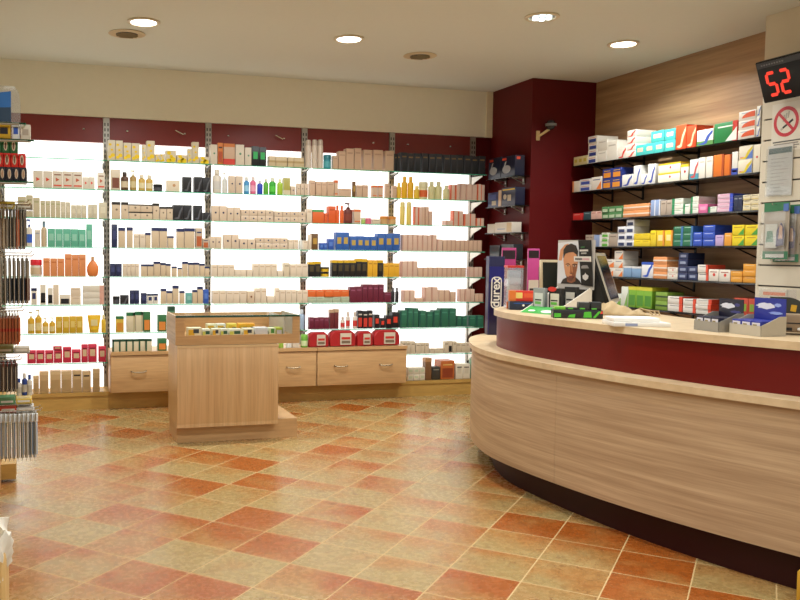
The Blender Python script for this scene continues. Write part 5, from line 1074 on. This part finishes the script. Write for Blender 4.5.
for r_, (y0, y1, px1, th, cols, nm, ds), GY, back in [(i_, q_, Y_, B_) for Y_, B_ in ((5.0, ''), (5.3, 'rear ')) for i_, q_ in enumerate(rows)]:
    z1, z0 = gy(y0-3*bool(back), GY), gy(y1+3*bool(back), GY); xe = onY(px1-(1.5 if back else 0), 250, GY).x; h = z1-z0
    MB().tube([(.0, GY-4.4, z1+.012), (xe-GX+.012, GY-4.4, z1+.012), (xe-GX+.02, GY-4.4, z1+.025)], .004, M_CHROME).build('hook', t)
    for q, c in enumerate(cols):
        x = xe-th*(q+.5)
        if x < GX+.012: break
        o = thing(nm, f"{ds}, {ORD[q]} from the {back}hook tip, {['top', 'second', 'middle', 'fourth', 'lowest'][r_]} hook row, left stand", 'package', (x, GY, z0), group=f'{ds}s on the left stand')
        w2 = .035 if r_ != 2 else .05
        card = MB().box(-th*.06, th*.06, -w2, w2, 0, h, mat('#b9ad98', .5) if r_ != 2 else mat(c, .5))
        card.box(-th*.08, th*.08, -w2, w2, h*.86, h, mat('#d8d2c4' if r_ != 3 else '#b5483a', .5)); card.build('backing_card', o)
        g = MB()
        if r_ == 4:
            g.tube([(0, -.0, h*.04), (0, .0, h*.5), (0, 0, h*.78)], th*.42, mat(c, .3), 6); g.build('handle', o); MB().box(-th*.46, th*.46, -.012, .012, h*.8, h*.97, mat('#dfe2e2', .4)).build('bristles', o)
        elif r_ == 0: g.box(-th*.45, th*.45, -.018, .018, h*.04, h*.7, mat(c, .35)).tube([(0, 0, h*.68), (0, 0, h*.94)], th*.4, mat(c, .35)); g.build('comb', o)
        elif r_ == 1: g.tube([(0, -.0, h*.05), (0, .0, h*.55)], th*.47, mat(c, .35), 8).tube([(0, 0, h*.55), (0, 0, h*.94)], th*.38, mat('#8a8478', .3), 6); g.build('brush', o)
        elif r_ == 2: g.box(-th*.44, th*.44, -.03, .03, h*.05, h*.84, mat(c, .5)); g.box(-th*.45, th*.45, -.031, .031, h*.4, h*.5, mat('#c83a2c', .5)); g.build('files', o)
        else: g.box(-th*.45, th*.45, -.024, .024, h*.06, h*.95, mat(c, .4)); g.build('clip', o)
# flat goods on wire trays between the hooks
for k, (py, px1, cols) in enumerate(((209, 33, ['#c8502c', '#c9a83a', '#8a7a5c']), (352, 29, ['#5a7a4a', '#8a8a58', '#b9b09c']), (403, 31, ['#a8232c', '#5a8a5a', '#d0b04a']), (411, 33, ['#c9c0b0', '#c8452c', '#b8b4ac']))):
    z = gy(py, 5.12); xe = onY(px1, 250, 5.12).x
    MB().box(.0, xe-GX, .68, .82, z-.006, z-.001, M_CHROME).build('wire_tray', t)
    for q, c in enumerate(cols):
        o = MB().cbox(0, (xe-GX)/3-.004, 0, .11, 0, .028+.01*(q % 2), mat(c, .45), .003).box(.01, (xe-GX)/3-.014, -.001, 0, .008, .02, mat('#d8d0c0', .5)).build('flat_pack', None, (GX+.002+q*(xe-GX)/3, 5.09, z)); tag(o, f"flat packet, {['inner', 'middle', 'outer'][q]} one on the {['top', 'second', 'third', 'lowest'][k]} wire tray, left stand", 'package', 'flat packets on the left stand')
zt = gy(403, 5.12)+.0385
for k, (px, c, hb_) in enumerate(((19, '#d8cfc0', .1), (24.5, '#24408a', .13), (29.5, '#d8d2c4', .12))):
    xb = onY(px, 390, 5.12).x; o = product('b', .03, hb_, .03, c, [('K', '#2f4f9c' if k != 1 else '#e0dcd0'), ('L', '#b9b09c')], (xb, 5.13, zt+.001), 0)
    tag(o, ['pale bottle, inner one above the red flat packets, left stand', 'navy bottle, middle one above the flat packets, left stand', 'pale bottle, outer one above the flat packets, left stand'][k], 'bottle', 'small bottles on the left stand')
# glass shelves with cartons at the top of the stand
zs = [gy(139, 4.75), gy(181, 4.75), gy(122.5, 4.75)]
for z, px1, nm in ((zs[0], 34, 'middle'), (zs[1], 33, 'lower'), (zs[2], 26, 'upper')):
    xe = onY(px1, 200, 4.75).x; MB().box(.0, xe-GX, .35, .85, z-.008, z, M_GLASS).box(.0, xe-GX, .348, .35, z-.0085, z+.0005, M_EDGED).box(xe-GX, xe-GX+.002, .35, .85, z-.0085, z+.0005, M_EDGE).build('glass_shelf', t)
    MB().tube([(0, .3, z-.018), (xe-GX-.03, .3, z-.016)], .006, M_STEEL).build('shelf_bracket', t)
for px0, px1, y0, y1, n, c, lab in ((-8, 27, 179.6, 167.4, 5, '#1c1e2c', 'black carton with oval'), (-4, 26, 167, 155.4, 4, '#c8281f', 'red carton with oval'), (-6, 18, 155, 144, 3, '#1f5a30', 'dark green carton with oval')):
    xa, xb = onY(px0, 200, 4.77).x, onY(px1, 200, 4.77).x; za = zs[1]+{5: 0, 4: .0735, 3: .147}[n]; h = .0725; w = (xb-xa)/n
    for q in range(n):
        if xa+w*q < GX+.002: continue
        bb = MB().cbox(-w/2+.001, w/2-.001, 0, .14, 0, h, mat(c, .4), .002); bb.prism([(w*.24*math.cos(a*PI/8), h*.52+h*.36*math.sin(a*PI/8)) for a in range(16)], .0003, .0015, mat('#c9b8a0', .4), FR); bb.prism([(w*.12*math.cos(a*PI/8), h*.52+h*.26*math.sin(a*PI/8)) for a in range(16)], .0015, .0022, mat('#6a4a3c' if n != 5 else '#a8826a', .4), FR)
        o = bb.build('carton', None, (xa+w*(q+.5), 4.77, za+.001), 0); tag(o, f"{lab}, {ORD[n-1-q]} from right in its row, left stand's glass shelf", 'box', 'oval-print cartons on the left stand')
# cartons on the middle glass shelf, photo block on the upper shelf
for q, (px0, px1, h, c) in enumerate(((-2, 11, .085, '#cda52a'), (12.5, 20, .09, '#d6d8d8'), (21, 31, .08, '#cfc8b8'))):
    xa, xb = onY(px0, 200, 4.77).x, onY(px1, 200, 4.77).x; w = xb-xa
    bb = MB().cbox(-w/2, w/2, 0, .12, 0, h, mat(c, .4), .002); bb.box(-w*.3, w*.3, -.001, 0, h*.3, h*.7, mat(['#22222c', '#2f55b0', '#a89c8c'][q], .4))
    o = bb.build('carton', None, (max(xa, GX+.002)+w/2 if xa < GX else (xa+xb)/2, 4.77, zs[0]+.001), 0); tag(o, ['yellow and black carton on the middle glass shelf of left stand', 'white carton with blue square on the middle glass shelf', 'pale carton at the end of the middle glass shelf'][q], 'box')
xa, xb = GX+.003, onY(20, 100, 4.77).x; w = xb-xa; H_ = gy(86, 4.77)-gy(122.5, 4.77)
t3 = thing('photo_display', 'clear acrylic display block with blue picture on top of left stand', 'display', (xa, 4.77, zs[2]+.001))
q = MB().prism([(0, 0), (w, 0), (w, H_*.6), (w*.97, H_*.85), (w*.88, H_), (0, H_)], -.1, 0, M_ACRYL, FR); q.build('acrylic_block', t3)
bb = MB(); bb.prism([(.004, .004), (w*.8, .004), (w*.8, H_*.42), (.004, H_*.36)], .0005, .002, mat('#2c4660', .4), FR); bb.prism([(.004, H_*.36), (w*.8, H_*.42), (w*.8, H_*.86), (w*.5, H_*.8), (.004, H_*.7)], .0005, .002, mat('#2f6fb8', .4), FR); bb.prism([(.004, H_*.52), (w*.5, H_*.5), (w*.55, H_*.62), (.004, H_*.62)], .002, .0025, mat('#8ac0e4', .4), FR); bb.build('blue_picture', t3)

# ------------------------------------------------------------------ foreground bits
t = thing('waste_bin', 'beige bin with white bag at the bottom left corner', 'bin', (-.31, 2.9, 0))
MB().cbox(-.17, .172, 0, .3, 0, .48, mat('#c9a468', .5), .012).build('body', t)
vs = []; fs = []; n = 40
for j, (s, z) in enumerate(((1.01, .4), (1.03, .44), (1.05, .49), (1.02, .53), (.93, .545), (.8, .5))):
    for k in range(n):
        a = 2*PI*k/n; cxx, sy = math.cos(a), math.sin(a); sq = 1/max(abs(cxx), abs(sy))**.85; wv = .012*math.sin(5*a+j)+.008*math.sin(11*a+2*j)
        vs.append((.17*cxx*sq*s+.001+wv*cxx*(j < 5), .15+.15*sy*sq*s+wv*sy*(j < 5), z+.012*math.sin(7*a+1.3*j)))
for j in range(5):
    for k in range(n): fs.append((j*n+k, j*n+(k+1) % n, j*n+n+(k+1) % n, j*n+n+k))
MB().add(vs, fs, mat('#e2dccc', .5)).build('bag_liner', t)
p = onZ(798.5, 596, .04); o = MB().cbox(0, .2, -.14, 0, 0, .15, mat('#c89a2c', .5), .01).build('floor_box', None, (p.x, p.y+.02, 0)); tag(o, 'ochre yellow box on the floor at the bottom right corner', 'box')

# ------------------------------------------------------------------ daylight through the shop window, view
w = bpy.data.worlds.new('world'); SC.world = w; w.use_nodes = True
w.node_tree.nodes['Background'].inputs[0].default_value = (.85, .93, 1, 1); w.node_tree.nodes['Background'].inputs[1].default_value = .6
SC.view_settings.view_transform = 'Standard'; SC.view_settings.look = 'None'; SC.view_settings.gamma = 1; SC.view_settings.use_curve_mapping = False
SC.view_settings.exposure = 0.2
